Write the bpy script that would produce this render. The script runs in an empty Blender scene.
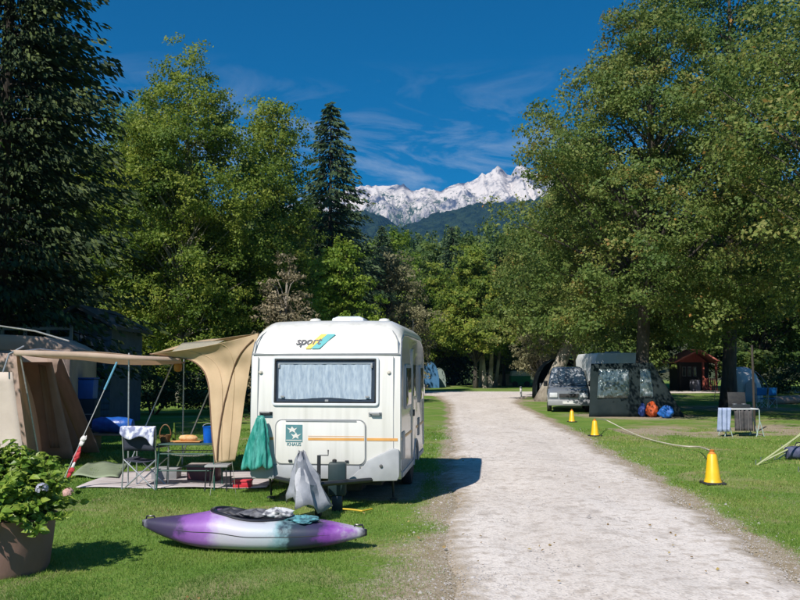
import bpy, bmesh, math, random
import numpy as np
from mathutils import Vector, Matrix, Euler
R = math.radians
random.seed(7)
scene = bpy.context.scene
col = scene.collection

# ------------------------------------------------------------------ camera
EYE = 1.9; F = 820.0; TH = math.atan(68.0/F)
cd = bpy.data.cameras.new('camera'); cam = bpy.data.objects.new('camera', cd); col.objects.link(cam)
cam.location = (0, 0, EYE); cam.rotation_euler = (math.pi/2+TH, 0, 0)
cd.sensor_width = 36; cd.lens = F/800*36; cd.clip_end = 20000; cd.clip_start = 0.1
scene.camera = cam
# ------------------------------------------------------------------ sun, sky, exposure
SUN_EL = R(43); sdx, sdy = -0.506, -0.863           # towards the sun on the ground plane
sd = bpy.data.lights.new('sun', 'SUN'); sun = bpy.data.objects.new('sun', sd); col.objects.link(sun)
sd.energy = 4.2; sd.angle = R(0.53); sd.color = (1, 0.95, 0.87)
sv = Vector((sdx*math.cos(SUN_EL), sdy*math.cos(SUN_EL), math.sin(SUN_EL)))
sun.rotation_euler = sv.to_track_quat('Z', 'Y').to_euler()
scene.view_settings.view_transform = 'Standard'; scene.view_settings.look = 'None'
scene.view_settings.gamma = 1; scene.view_settings.exposure = 0.6
world = bpy.data.worlds.new('World'); scene.world = world; world.use_nodes = True
wn, wl = world.node_tree.nodes, world.node_tree.links
wn.clear()
def WN(t, **k):
    n = wn.new(t)
    for a, b in k.items(): setattr(n, a, b)
    return n
sky = WN('ShaderNodeTexSky', sky_type='NISHITA'); sky.sun_disc = False
sky.sun_elevation = SUN_EL; sky.sun_rotation = math.atan2(sdx, sdy); sky.altitude = 500; sky.air_density = 0.9; sky.dust_density = 0.25; sky.ozone_density = 2.2
hsv = WN('ShaderNodeHueSaturation'); hsv.inputs['Saturation'].default_value = 1.85; hsv.inputs['Value'].default_value = 0.70; hsv.inputs['Hue'].default_value = 0.493
wl.new(sky.outputs[0], hsv.inputs['Color'])
tc = WN('ShaderNodeTexCoord'); mp = WN('ShaderNodeMapping'); mp.inputs['Scale'].default_value = (2.4, 2.4, 8); mp.inputs['Location'].default_value = (0.35, 0.1, 0.3); mp.inputs['Rotation'].default_value = (0.0, R(7), 0)
wl.new(tc.outputs['Generated'], mp.inputs[0])
nz = WN('ShaderNodeTexNoise'); nz.inputs['Scale'].default_value = 2.6; nz.inputs['Detail'].default_value = 9; nz.inputs['Roughness'].default_value = 0.62; nz.inputs['Distortion'].default_value = 0.9
wl.new(mp.outputs[0], nz.inputs['Vector'])
cr = WN('ShaderNodeMapRange'); cr.inputs[1].default_value = 0.47; cr.inputs[2].default_value = 0.74
wl.new(nz.outputs[0], cr.inputs[0])
sx = WN('ShaderNodeSeparateXYZ'); wl.new(tc.outputs['Generated'], sx.inputs[0])
b1 = WN('ShaderNodeMapRange'); b1.inputs[1].default_value = 0.36; b1.inputs[2].default_value = 0.25
wl.new(sx.outputs['Z'], b1.inputs[0])
mu = WN('ShaderNodeMath', operation='MULTIPLY'); wl.new(cr.outputs[0], mu.inputs[0]); wl.new(b1.outputs[0], mu.inputs[1])
mu2 = WN('ShaderNodeMath', operation='MULTIPLY'); wl.new(mu.outputs[0], mu2.inputs[0]); mu2.inputs[1].default_value = 0.55
mx = WN('ShaderNodeMix', data_type='RGBA'); mx.inputs[7].default_value = (5.2, 6.0, 7.0, 1)
wl.new(mu2.outputs[0], mx.inputs[0]); wl.new(hsv.outputs[0], mx.inputs[6])
bg = WN('ShaderNodeBackground'); bg.inputs[1].default_value = 0.085
wl.new(mx.outputs[2], bg.inputs[0]); wo = WN('ShaderNodeOutputWorld'); wl.new(bg.outputs[0], wo.inputs[0])

# ------------------------------------------------------------------ coordinates measured from the photo
def P(px, py, Y):
    """world point seen at photo pixel (px,py) at ground distance Y"""
    u = (px-400)/F; v = (300-py)/F
    d = Y/(math.cos(TH)-v*math.sin(TH))
    return Vector((u*d, Y, EYE + d*(math.sin(TH)+v*math.cos(TH))))
def G(px, py):
    Y = F*EYE/(py-368); p = P(px, py, Y); k = EYE/(EYE-p.z); return Vector((p.x*k, Y*k, 0))

# ------------------------------------------------------------------ materials
def _nodes(name):
    m = bpy.data.materials.new(name); m.use_nodes = True
    return m, m.node_tree.nodes, m.node_tree.links, m.node_tree.nodes['Principled BSDF']
def rgba(c): return (c[0], c[1], c[2], 1)
def M(name, c1, c2=None, scale=6, rough=.6, metal=0, bump=0, bscale=60, spec=.5, stretch=(1,1,1), detail=5, lo=.35, hi=.65, trans=0, coat=0, bdist=.02, alpha=1, sheen=0):
    m, n, l, p = _nodes(name)
    p.inputs['Roughness'].default_value = rough; p.inputs['Metallic'].default_value = metal
    p.inputs['Specular IOR Level'].default_value = spec; p.inputs['Coat Weight'].default_value = coat
    p.inputs['Alpha'].default_value = alpha; p.inputs['Sheen Weight'].default_value = sheen
    if c2 is None: c2 = tuple(x*.86 for x in c1)
    t = n.new('ShaderNodeTexCoord'); mp = n.new('ShaderNodeMapping'); mp.inputs['Scale'].default_value = stretch
    l.new(t.outputs['Object'], mp.inputs[0])
    z = n.new('ShaderNodeTexNoise'); z.inputs['Scale'].default_value = scale; z.inputs['Detail'].default_value = detail
    l.new(mp.outputs[0], z.inputs['Vector'])
    r = n.new('ShaderNodeMapRange'); r.inputs[1].default_value = lo; r.inputs[2].default_value = hi
    l.new(z.outputs[0], r.inputs[0])
    x = n.new('ShaderNodeMix'); x.data_type = 'RGBA'; x.inputs[6].default_value = rgba(c1); x.inputs[7].default_value = rgba(c2)
    l.new(r.outputs[0], x.inputs[0]); l.new(x.outputs[2], p.inputs['Base Color'])
    if bump:
        z2 = n.new('ShaderNodeTexNoise'); z2.inputs['Scale'].default_value = bscale; z2.inputs['Detail'].default_value = 4
        l.new(mp.outputs[0], z2.inputs['Vector'])
        b = n.new('ShaderNodeBump'); b.inputs['Strength'].default_value = bump; b.inputs['Distance'].default_value = bdist
        l.new(z2.outputs[0], b.inputs['Height']); l.new(b.outputs[0], p.inputs['Normal'])
    if trans:
        tr = n.new('ShaderNodeBsdfTranslucent'); l.new(x.outputs[2], tr.inputs[0])
        ms = n.new('ShaderNodeMixShader'); ms.inputs[0].default_value = trans
        l.new(p.outputs[0], ms.inputs[1]); l.new(tr.outputs[0], ms.inputs[2]); l.new(ms.outputs[0], n['Material Output'].inputs[0])
    return m
def leafmat(name, stops, trans=.3, rough=.55):
    m, n, l, p = _nodes(name)
    a = n.new('ShaderNodeAttribute'); a.attribute_name = 'tone'
    oi = n.new('ShaderNodeObjectInfo')
    ad = n.new('ShaderNodeMath'); ad.operation = 'MULTIPLY_ADD'; ad.inputs[1].default_value = .14
    l.new(oi.outputs['Random'], ad.inputs[0]); l.new(a.outputs['Fac'], ad.inputs[2])
    sb = n.new('ShaderNodeMath'); sb.operation = 'SUBTRACT'; sb.inputs[1].default_value = .07; l.new(ad.outputs[0], sb.inputs[0])
    c = n.new('ShaderNodeValToRGB'); e = c.color_ramp.elements
    e[0].position = stops[0][0]; e[0].color = rgba(stops[0][1]); e[1].position = stops[-1][0]; e[1].color = rgba(stops[-1][1])
    for s in stops[1:-1]:
        q = e.new(s[0]); q.color = rgba(s[1])
    l.new(sb.outputs[0], c.inputs[0]); l.new(c.outputs[0], p.inputs['Base Color'])
    p.inputs['Roughness'].default_value = rough; p.inputs['Specular IOR Level'].default_value = .3
    tr = n.new('ShaderNodeBsdfTranslucent'); l.new(c.outputs[0], tr.inputs[0])
    ms = n.new('ShaderNodeMixShader'); ms.inputs[0].default_value = trans
    l.new(p.outputs[0], ms.inputs[1]); l.new(tr.outputs[0], ms.inputs[2]); l.new(ms.outputs[0], n['Material Output'].inputs[0])
    return m

MT = {}
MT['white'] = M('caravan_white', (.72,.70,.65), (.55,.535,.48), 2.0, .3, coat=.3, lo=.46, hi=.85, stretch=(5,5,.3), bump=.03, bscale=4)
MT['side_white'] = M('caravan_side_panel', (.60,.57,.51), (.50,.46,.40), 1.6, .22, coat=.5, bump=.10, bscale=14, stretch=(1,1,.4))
MT['lightgrey'] = M('light_grey_plastic', (.40,.41,.42), (.33,.34,.35), 5, .45)
MT['grey'] = M('grey_plastic', (.28,.29,.30), None, 5, .5)
MT['black'] = M('black_rubber', (.02,.02,.022), (.035,.034,.032), 12, .75)
MT['darkmetal'] = M('dark_metal', (.06,.065,.07), None, 12, .45, .6)
MT['alu'] = M('aluminium_tube', (.55,.56,.57), (.4,.41,.42), 20, .35, .7)
MT['galv'] = M('galvanised_steel', (.42,.43,.44), (.3,.31,.32), 20, .45, .8)
MT['orange'] = M('orange_stripe', (.72,.36,.10), None, 8, .4)
MT['yellow'] = M('yellow_stripe', (.85,.55,.03), None, 8, .4)
MT['teal'] = M('teal_stripe', (.0,.33,.36), None, 8, .4)
MT['tealprint'] = M('teal_print', (.10,.25,.27), None, 8, .45)
MT['ink'] = M('black_ink', (.03,.03,.05), None, 8, .45)
MT['glass'] = M('dark_glass', (.02,.028,.035), (.03,.04,.05), 3, .06, spec=.9)
MT['canvas'] = M('tan_canvas', (.68,.51,.32), (.60,.44,.27), 3, .85, trans=.28, bump=.25, bscale=7, bdist=.03)
MT['canvasband'] = M('pale_canvas', (.72,.58,.48), (.64,.50,.41), 3, .85, trans=.5, bump=.2, bscale=6, bdist=.03)
MT['tent'] = M('tent_canvas', (.70,.54,.46), (.56,.43,.36), 2.2, .85, trans=.5, bump=.3, bscale=5, bdist=.04)
MT['tentinner'] = M('tent_inner_cloth', (.60,.46,.36), (.50,.38,.29), 3, .9, trans=.35, bump=.3, bscale=5, bdist=.04)
MT['brown'] = M('brown_webbing', (.16,.09,.05), None, 12, .7)
MT['net'] = M('mesh_panel', (.56,.50,.38), (.46,.43,.33), 30, .8, trans=.4)
MT['curtain'] = M('net_curtain', (.76,.79,.82), (.48,.54,.62), 7, .9, stretch=(4,1,1), bump=.3, bscale=18, trans=.2)

# ------------------------------------------------------------------ mesh builder
class MB:
    def __init__(s): s.v = []; s.f = []; s.m = []
    def add(s, vs, fs, mi=0):
        o = len(s.v); s.v += [tuple(v) for v in vs]; s.f += [tuple(i+o for i in f) for f in fs]; s.m += [mi]*len(fs); return s
    def box(s, c, d, rot=None, mi=0, top=1.0, topy=None):
        x, y, z = d[0]/2, d[1]/2, d[2]/2; ty = top if topy is None else topy
        vs = [Vector((a*x*(top if k > 0 else 1), b*y*(ty if k > 0 else 1), k*z)) for k in (-1,1) for a, b in ((-1,-1),(1,-1),(1,1),(-1,1))]
        if rot is not None:
            m = Euler(rot).to_matrix(); vs = [m @ v for v in vs]
        vs = [v+Vector(c) for v in vs]
        return s.add(vs, [(0,3,2,1),(4,5,6,7),(0,1,5,4),(1,2,6,5),(2,3,7,6),(3,0,4,7)], mi)
    def tube(s, pts, r, n=8, mi=0, caps=True):
        pts = [Vector(p) for p in pts]; k = len(pts)
        rs = r if isinstance(r, (list, tuple)) else [r]*k
        vs = []; t0 = (pts[1]-pts[0]).normalized(); up = Vector((0,0,1)) if abs(t0.z) < .9 else Vector((1,0,0)); nrm = t0.cross(up).normalized()
        for i, p in enumerate(pts):
            t = (pts[min(i+1,k-1)]-pts[max(i-1,0)]).normalized()
            nrm = (nrm - t*nrm.dot(t)).normalized(); b = t.cross(nrm)
            for j in range(n):
                a = 2*math.pi*j/n; vs.append(p+(nrm*math.cos(a)+b*math.sin(a))*rs[i])
        fs = [(i*n+j, i*n+(j+1)%n, (i+1)*n+(j+1)%n, (i+1)*n+j) for i in range(k-1) for j in range(n)]
        if caps: fs += [tuple(range(n-1,-1,-1)), tuple(range((k-1)*n, k*n))]
        return s.add(vs, fs, mi)
    def lathe(s, prof, n=16, c=(0,0,0), axis='z', mi=0, cap=True):
        vs = []; k = len(prof)
        for r, z in prof:
            for j in range(n):
                a = 2*math.pi*j/n; q = (r*math.cos(a), r*math.sin(a), z)
                if axis == 'x': q = (z, q[0], q[1])
                if axis == 'y': q = (q[0], z, q[1])
                vs.append((q[0]+c[0], q[1]+c[1], q[2]+c[2]))
        fs = [(i*n+j, i*n+(j+1)%n, (i+1)*n+(j+1)%n, (i+1)*n+j) for i in range(k-1) for j in range(n)]
        if cap: fs += [tuple(range(n-1,-1,-1)), tuple(range((k-1)*n, k*n))]
        return s.add(vs, fs, mi)
    def grid(s, fn, nu, nv, mi=0):
        vs = [fn(i/nu, j/nv) for i in range(nu+1) for j in range(nv+1)]
        fs = [(i*(nv+1)+j, (i+1)*(nv+1)+j, (i+1)*(nv+1)+j+1, i*(nv+1)+j+1) for i in range(nu) for j in range(nv)]
        return s.add(vs, fs, mi)
    def prism(s, poly, axis, a, b, mi=0):
        n = len(poly)
        def q(p, t):
            return {'x': (t,p[0],p[1]), 'y': (p[0],t,p[1]), 'z': (p[0],p[1],t)}[axis]
        vs = [q(p,a) for p in poly]+[q(p,b) for p in poly]
        fs = [tuple(range(n-1,-1,-1)), tuple(range(n,2*n))]+[(i,(i+1)%n,n+(i+1)%n,n+i) for i in range(n)]
        return s.add(vs, fs, mi)
    def build(s, name, mats, parent=None, smooth=False, bevel=0, solid=0, seg=2, auto=None):
        me = bpy.data.meshes.new(name); me.from_pydata(s.v, [], s.f)
        if not isinstance(mats, (list, tuple)): mats = [mats]
        for m in mats: me.materials.append(m)
        me.polygons.foreach_set('material_index', s.m)
        bm = bmesh.new(); bm.from_mesh(me); bmesh.ops.recalc_face_normals(bm, faces=bm.faces)
        if bevel:
            es = [e for e in bm.edges if len(e.link_faces) == 2 and e.calc_face_angle(0) > R(35)]
            bmesh.ops.bevel(bm, geom=es, offset=bevel, segments=seg, profile=.5, affect='EDGES', clamp_overlap=True)
        for f in bm.faces: f.smooth = smooth or bool(bevel)
        for e in bm.edges:
            if len(e.link_faces) == 2 and e.calc_face_angle(0) > R(auto or 40): e.smooth = False
        bm.to_mesh(me); bm.free(); me.update()
        o = bpy.data.objects.new(name, me); col.objects.link(o)
        if parent is not None: o.parent = parent
        if solid:
            md = o.modifiers.new('solid', 'SOLIDIFY'); md.thickness = solid; md.offset = 0
        return o
def tag(o, label=None, cat=None, group=None, kind=None):
    if label: o['label'] = label
    if cat: o['category'] = cat
    if group: o['group'] = group
    if kind: o['kind'] = kind
    return o
def thing(name, loc, label, cat, rz=0, group=None):
    o = bpy.data.objects.new(name, None); col.objects.link(o); o.location = loc; o.rotation_euler = (0,0,rz); o.empty_display_size = .2
    return tag(o, label, cat, group)
def dup(root, loc, rz, label, scale=1, group=None):
    r = root.copy(); col.objects.link(r); r.location = loc; r.rotation_euler = (0,0,rz); r.scale = (scale,)*3 if not isinstance(scale, tuple) else scale
    r['label'] = label
    if group: r['group'] = group
    for ch in list(root.children):
        c = ch.copy(); col.objects.link(c); c.parent = r
        for g in ch.children:
            d = g.copy(); col.objects.link(d); d.parent = c
    return r
def npmesh(name, V, Fq, mat, parent=None, tone=None, k=4, smooth=False):
    """big mesh from numpy: V (n,3); Fq (m,k)"""
    me = bpy.data.meshes.new(name); n = len(V); m = len(Fq)
    me.vertices.add(n); me.vertices.foreach_set('co', np.ascontiguousarray(V, dtype=np.float32).ravel())
    me.loops.add(m*k); me.loops.foreach_set('vertex_index', np.ascontiguousarray(Fq, dtype=np.int32).ravel())
    me.polygons.add(m); me.polygons.foreach_set('loop_start', np.arange(m, dtype=np.int32)*k)
    me.polygons.foreach_set('loop_total', np.full(m, k, dtype=np.int32))
    me.update(calc_edges=True)
    if smooth: me.polygons.foreach_set('use_smooth', np.ones(m, dtype=bool))
    if tone is not None:
        a = me.attributes.new('tone', 'FLOAT', 'FACE' if len(tone) == m else 'POINT'); a.data.foreach_set('value', np.ascontiguousarray(tone, dtype=np.float32))
    me.materials.append(mat)
    o = bpy.data.objects.new(name, me); col.objects.link(o)
    if parent is not None: o.parent = parent
    return o
def text(s, size, mat, parent, loc, rot, name='lettering', shear=0, extrude=.0015, bold=0):
    cu = bpy.data.curves.new('t', 'FONT'); cu.body = s; cu.size = size; cu.shear = shear; cu.extrude = extrude; cu.offset = bold; cu.align_x = 'CENTER'; cu.align_y = 'CENTER'
    to = bpy.data.objects.new('t', cu); col.objects.link(to)
    bpy.context.view_layer.update()
    me = bpy.data.meshes.new_from_object(to.evaluated_get(bpy.context.evaluated_depsgraph_get())); bpy.data.objects.remove(to); bpy.data.curves.remove(cu)
    me.name = name; me.materials.clear(); me.materials.append(mat)
    o = bpy.data.objects.new(name, me); col.objects.link(o); o.parent = parent; o.location = loc; o.rotation_euler = rot
    return o

# ------------------------------------------------------------------ numpy noise
def _h(ix, iy, s):
    n = (ix.astype(np.int64)*374761393 + iy.astype(np.int64)*668265263 + s*1274126177) & 0x7fffffff
    n = ((n ^ (n >> 13))*1274126177) & 0x7fffffff
    return ((n ^ (n >> 16)) & 0xffff)/65535.0
def vn(x, y, s=0):
    ix = np.floor(x); iy = np.floor(y); fx = x-ix; fy = y-iy; fx = fx*fx*(3-2*fx); fy = fy*fy*(3-2*fy)
    return (_h(ix,iy,s)*(1-fx)+_h(ix+1,iy,s)*fx)*(1-fy)+(_h(ix,iy+1,s)*(1-fx)+_h(ix+1,iy+1,s)*fx)*fy
def fbm(x, y, s=0, o=5):
    t = 0; a = .5; w = 0
    for i in range(o): t = t+a*vn(x*2**i, y*2**i, s+i); w += a; a *= .5
    return t/w
def ridged(x, y, s=0, o=5):
    t = 0; a = .5; w = 0
    for i in range(o): t = t+a*(1-np.abs(2*vn(x*2**i, y*2**i, s+i)-1)); w += a; a *= .5
    return t/w

# ------------------------------------------------------------------ ground, road
LE = [(0,.1),(6.7,.33),(11.8,.68),(19,1.16),(30,1.83),(44,2.6),(56,2.5),(62,-3),(64,-14)]
RE = [(0,3.0),(7.35,3.62),(11.8,4.07),(19,4.63),(30,5.4),(44.5,6.2),(54,8.0),(60,14),(62,60)]
def xl(Y): return np.interp(Y, [p[0] for p in LE], [p[1] for p in LE])
def xr(Y): return np.interp(Y, [p[0] for p in RE], [p[1] for p in RE])
tree_spots = []          # (x, y, radius of bare soil)
def axis(segs):
    out = []
    for a, b, st in segs:
        n = max(1, int(round((b-a)/st))); out += list(a+(b-a)*np.arange(n)/n)
    out.append(segs[-1][1]); return np.array(out)
gx = axis([(-6000,-600,900),(-600,-60,60),(-60,-16,3),(-16,-8,.5),(-8,9,.13),(9,24,.4),(24,60,3),(60,600,60),(600,6000,900)])
gy = axis([(-3000,-100,600),(-100,0,12),(0,5,1),(5,16,.10),(16,34,.2),(34,60,.6),(60,130,3),(130,600,40),(600,7000,800)])
X, Y = np.meshgrid(gx, gy, indexing='ij')
def ground_z(X, Y):
    near = np.clip((60-np.abs(Y-10))/30, 0, 1)*np.clip((30-np.abs(X))/10, 0, 1)
    return (fbm(X*.9, Y*.9, 3, 4)-.5)*.05*near
Z = ground_z(X, Y)
inroad = np.clip(np.minimum(X-xl(Y), xr(Y)-X), -9, 9)
Z = Z - .035*np.clip(inroad/.25, 0, 1)*(Y < 58)
V = np.stack([X, Y, Z], -1).reshape(-1, 3)
nx, ny = X.shape; I = np.arange(nx*ny).reshape(nx, ny)
Fq = np.stack([I[:-1,:-1], I[1:,:-1], I[1:,1:], I[:-1,1:]], -1).reshape(-1, 4)
def wearf(X, Y):
    """0 = lush lawn, 1 = bare stony soil"""
    dr = np.maximum(xl(Y)-X, X-xr(Y))                   # distance outside the road
    n = fbm(X*1.3, Y*1.1, 21, 5)
    wR = np.clip(1.1-(dr/(.12+.65*n)), 0, 1)*np.clip(.4+1.1*n, 0, 1)
    wL = np.clip(1.05-(dr/(.2+1.0*n*(Y < 13)+.4*n)), 0, 1)*np.clip(.2+1.05*n, 0, .85)
    w = np.where(X > xr(Y)-.2, wR, wL)
    w = np.maximum(w, np.clip(1.4*(fbm(X*.45, Y*.3, 9, 5)-.50)*(X > 5), 0, .75))
    # trodden strip along the pitches on the right and the awning floor
    w = np.maximum(w, np.exp(-((Y-24.5-.25*(X-7))/2.6)**2)*(X > 6.5)*np.clip(2.2*n-.45, 0, .9))
    w = np.maximum(w, .95*np.clip((1.15-np.abs(X+.85-.1*(Y-11.6)))*4, 0, 1)*np.clip((1.75-np.abs(Y-13.6))*3, 0, 1))
    w = np.maximum(w, np.clip(1-np.abs(Y-11.6)/1.4, 0, 1)*np.clip(1-np.abs(X+1.0)/1.6, 0, 1)*.6*n)
    w = np.maximum(w, np.clip(1.2*n-.18, 0, .55)*np.clip((X+1.5)/1.4, 0, 1)*(X < xl(Y))*np.clip((10.5-Y)/1.5, 0, 1)*(Y > 3))
    w = w*(Y < 58)
    for (a, b, r) in tree_spots: w = np.maximum(w, np.clip(1.2-np.hypot(X-a, Y-b)/r, 0, .9)*(n+.35))
    return np.clip(w, 0, 1)
for a in ((9.5,33,3.4),(15.8,39,4.0),(15.6,25.5,3),(8.9,48,3)): tree_spots.append(a)

def ground_mat():
    m, n, l, p = _nodes('grass_ground'); p.inputs['Roughness'].default_value = .95; p.inputs['Specular IOR Level'].default_value = .1
    t = n.new('ShaderNodeTexCoord')
    def noise(sc, d=5, dist=0):
        z = n.new('ShaderNodeTexNoise'); z.inputs['Scale'].default_value = sc; z.inputs['Detail'].default_value = d; z.inputs['Distortion'].default_value = dist; l.new(t.outputs['Object'], z.inputs['Vector']); return z
    def mix(f, a, b):
        x = n.new('ShaderNodeMix'); x.data_type = 'RGBA'
        for sock, v in ((x.inputs[0], f), (x.inputs[6], a), (x.inputs[7], b)):
            if isinstance(v, tuple): sock.default_value = rgba(v)
            elif isinstance(v, float): sock.default_value = v
            else: l.new(v, sock)
        return x.outputs[2]
    def rng(s, a, b):
        r = n.new('ShaderNodeMapRange'); r.inputs[1].default_value = a; r.inputs[2].default_value = b; l.new(s, r.inputs[0]); return r.outputs[0]
    g1 = mix(rng(noise(.9).outputs[0], .35, .65), (.10,.19,.03), (.19,.26,.055))
    g2 = mix(rng(noise(9).outputs[0], .40, .62), g1, (.12,.22,.035))
    g3 = mix(rng(noise(45, 3).outputs[0], .52, .75), g2, (.22,.25,.085))
    g3 = mix(rng(noise(.55, 7, 1.0).outputs[0], .53, .66), g3, (.27,.25,.12))
    so = mix(rng(noise(5).outputs[0], .35, .65), (.33,.265,.18), (.43,.37,.29))
    so2 = mix(rng(noise(60, 3).outputs[0], .45, .65), so, (.22,.17,.11))
    a = n.new('ShaderNodeAttribute'); a.attribute_name = 'tone'
    ad = n.new('ShaderNodeMath'); ad.operation = 'MULTIPLY_ADD'; ad.inputs[1].default_value = .9; l.new(noise(14, 6).outputs[0], ad.inputs[0]); l.new(a.outputs['Fac'], ad.inputs[2])
    f = rng(ad.outputs[0], .72, 1.05)
    l.new(mix(f, g3, so2), p.inputs['Base Color'])
    b = n.new('ShaderNodeBump'); b.inputs['Strength'].default_value = .6; b.inputs['Distance'].default_value = .03; l.new(noise(35, 6).outputs[0], b.inputs['Height']); l.new(b.outputs[0], p.inputs['Normal'])
    return m
W = wearf(X, Y)
g = npmesh('ground', V, Fq, ground_mat(), tone=W.reshape(-1), smooth=True); g['kind'] = 'structure'

def gravel_mat(name, c1, c2, c3, edge=False):
    m, n, l, p = _nodes(name); p.inputs['Roughness'].default_value = .95; p.inputs['Specular IOR Level'].default_value = .15
    t = n.new('ShaderNodeTexCoord')
    def noise(sc, d=5, st=None):
        z = n.new('ShaderNodeTexNoise'); z.inputs['Scale'].default_value = sc; z.inputs['Detail'].default_value = d
        if st:
            mp = n.new('ShaderNodeMapping'); mp.inputs['Scale'].default_value = st; l.new(t.outputs['Object'], mp.inputs[0]); l.new(mp.outputs[0], z.inputs['Vector'])
        else: l.new(t.outputs['Object'], z.inputs['Vector'])
        return z.outputs[0]
    def mix(f, a, b):
        x = n.new('ShaderNodeMix'); x.data_type = 'RGBA'
        for sock, v in ((x.inputs[0], f), (x.inputs[6], a), (x.inputs[7], b)):
            if isinstance(v, tuple): sock.default_value = rgba(v)
            else: l.new(v, sock)
        return x.outputs[2]
    def rng(s, a, b):
        r = n.new('ShaderNodeMapRange'); r.inputs[1].default_value = a; r.inputs[2].default_value = b; l.new(s, r.inputs[0]); return r.outputs[0]
    a1 = mix(rng(noise(.8, 8, (1,.45,1)), .4, .66), c1, c2)
    a2 = mix(rng(noise(7, 8), .50, .68), a1, c3)
    a4 = mix(rng(noise(2.2, 8, (1,.6,1)), .60, .78), a2, tuple(x*.78 for x in c3))
    v = n.new('ShaderNodeTexVoronoi'); v.inputs['Scale'].default_value = 42; l.new(t.outputs['Object'], v.inputs['Vector'])
    sep = n.new('ShaderNodeSeparateColor'); l.new(v.outputs['Color'], sep.inputs[0])
    a3 = mix(rng(sep.outputs[0], .55, 1.9), a4, tuple(x*.40 for x in c3))
    if edge:
        at = n.new('ShaderNodeAttribute'); at.attribute_name = 'tone'
        ea = n.new('ShaderNodeMath'); ea.operation = 'MULTIPLY_ADD'; ea.inputs[1].default_value = 1.1; l.new(noise(6, 9), ea.inputs[0]); l.new(at.outputs['Fac'], ea.inputs[2])
        sl = mix(rng(noise(5), .35, .65), (.36,.29,.21), (.45,.38,.31)); sl = mix(rng(noise(60, 3), .45, .65), sl, (.24,.19,.13))
        a3 = mix(rng(ea.outputs[0], 1.02, 1.5), a3, sl)
    l.new(a3, p.inputs['Base Color'])
    b = n.new('ShaderNodeBump'); b.inputs['Strength'].default_value = .5; b.inputs['Distance'].default_value = .008; l.new(v.outputs['Distance'], b.inputs['Height'])
    b2 = n.new('ShaderNodeBump'); b2.inputs['Strength'].default_value = .22; b2.inputs['Distance'].default_value = .02; l.new(noise(16, 8), b2.inputs['Height']); l.new(b.outputs[0], b2.inputs['Normal']); l.new(b2.outputs[0], p.inputs['Normal'])
    return m
MT['gravel'] = gravel_mat('road_gravel', (.72,.65,.595), (.63,.56,.505), (.51,.44,.385), edge=True)
# road: rows along Y, columns across, ragged edges, a crown and two shallow wheel tracks
rows = axis([(2,16,.09),(16,34,.22),(34,58,.6)])
nc = 36; RV = []
for y in rows:
    a, b = float(xl(y)), float(xr(y))
    ya = np.array([y])
    a += (float(fbm(ya*1.2, ya*0+3, 31, 4)[0])-.5)*.5; b += (float(fbm(ya*1.2, ya*0+9, 37, 4)[0])-.5)*.5
    for j in range(nc+1):
        s = j/nc; RV.append((a+(b-a)*s, y, 0))
RV = np.array(RV); s = np.tile(np.linspace(0, 1, nc+1), len(rows))
zz = .014+.035*np.sin(np.pi*s)-.022*np.exp(-((s-.28)/.10)**2)-.022*np.exp(-((s-.72)/.10)**2)+(fbm(RV[:,0]*2, RV[:,1]*2, 44, 4)-.5)*.03*np.clip(np.minimum(s,1-s)*8,0,1)
zz += np.where((s == 0)|(s == 1), -.03, 0)
RV[:,2] = zz + ground_z(RV[:,0], RV[:,1])*.5
I = np.arange(len(RV)).reshape(len(rows), nc+1)
edge_t = np.clip(1-np.minimum(s, 1-s)*3.4/.62, 0, 1)
rf = np.stack([I[:-1,:-1], I[:-1,1:], I[1:,1:], I[1:,:-1]], -1).reshape(-1, 4)
o = npmesh('gravel_road', RV, rf, MT['gravel'], tone=edge_t, smooth=True); o['kind'] = 'structure'
def strip(name, pts_a, pts_b, z, mat):
    mb = MB(); n = len(pts_a); vs = [(p[0],p[1],z) for p in pts_a]+[(p[0],p[1],z) for p in pts_b]
    mb.add(vs, [(i,i+1,n+i+1,n+i) for i in range(n-1)]); o = mb.build(name, mat, smooth=True); o['kind'] = 'structure'; return o
strip('side_road', [(-14,66),(-4,63),(2,57.9),(8.6,57.9),(16,61.2),(40,64),(70,70)], [(-16,72),(-4,69),(3,67),(9,66),(16,67),(40,70),(70,77)], .024, MT['gravel'])
strip('far_path', [(2,104),(6,106),(9,107),(12,110)], [(2,114),(6,114),(9,113),(12,113)], .03, MT['gravel'])
strip('pitch_path', [(16,32.4),(19,33.6),(24,34.6),(40,36)], [(16.5,33.6),(19,35.4),(24,36.6),(40,38.5)], .03, MT['gravel'])

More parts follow.
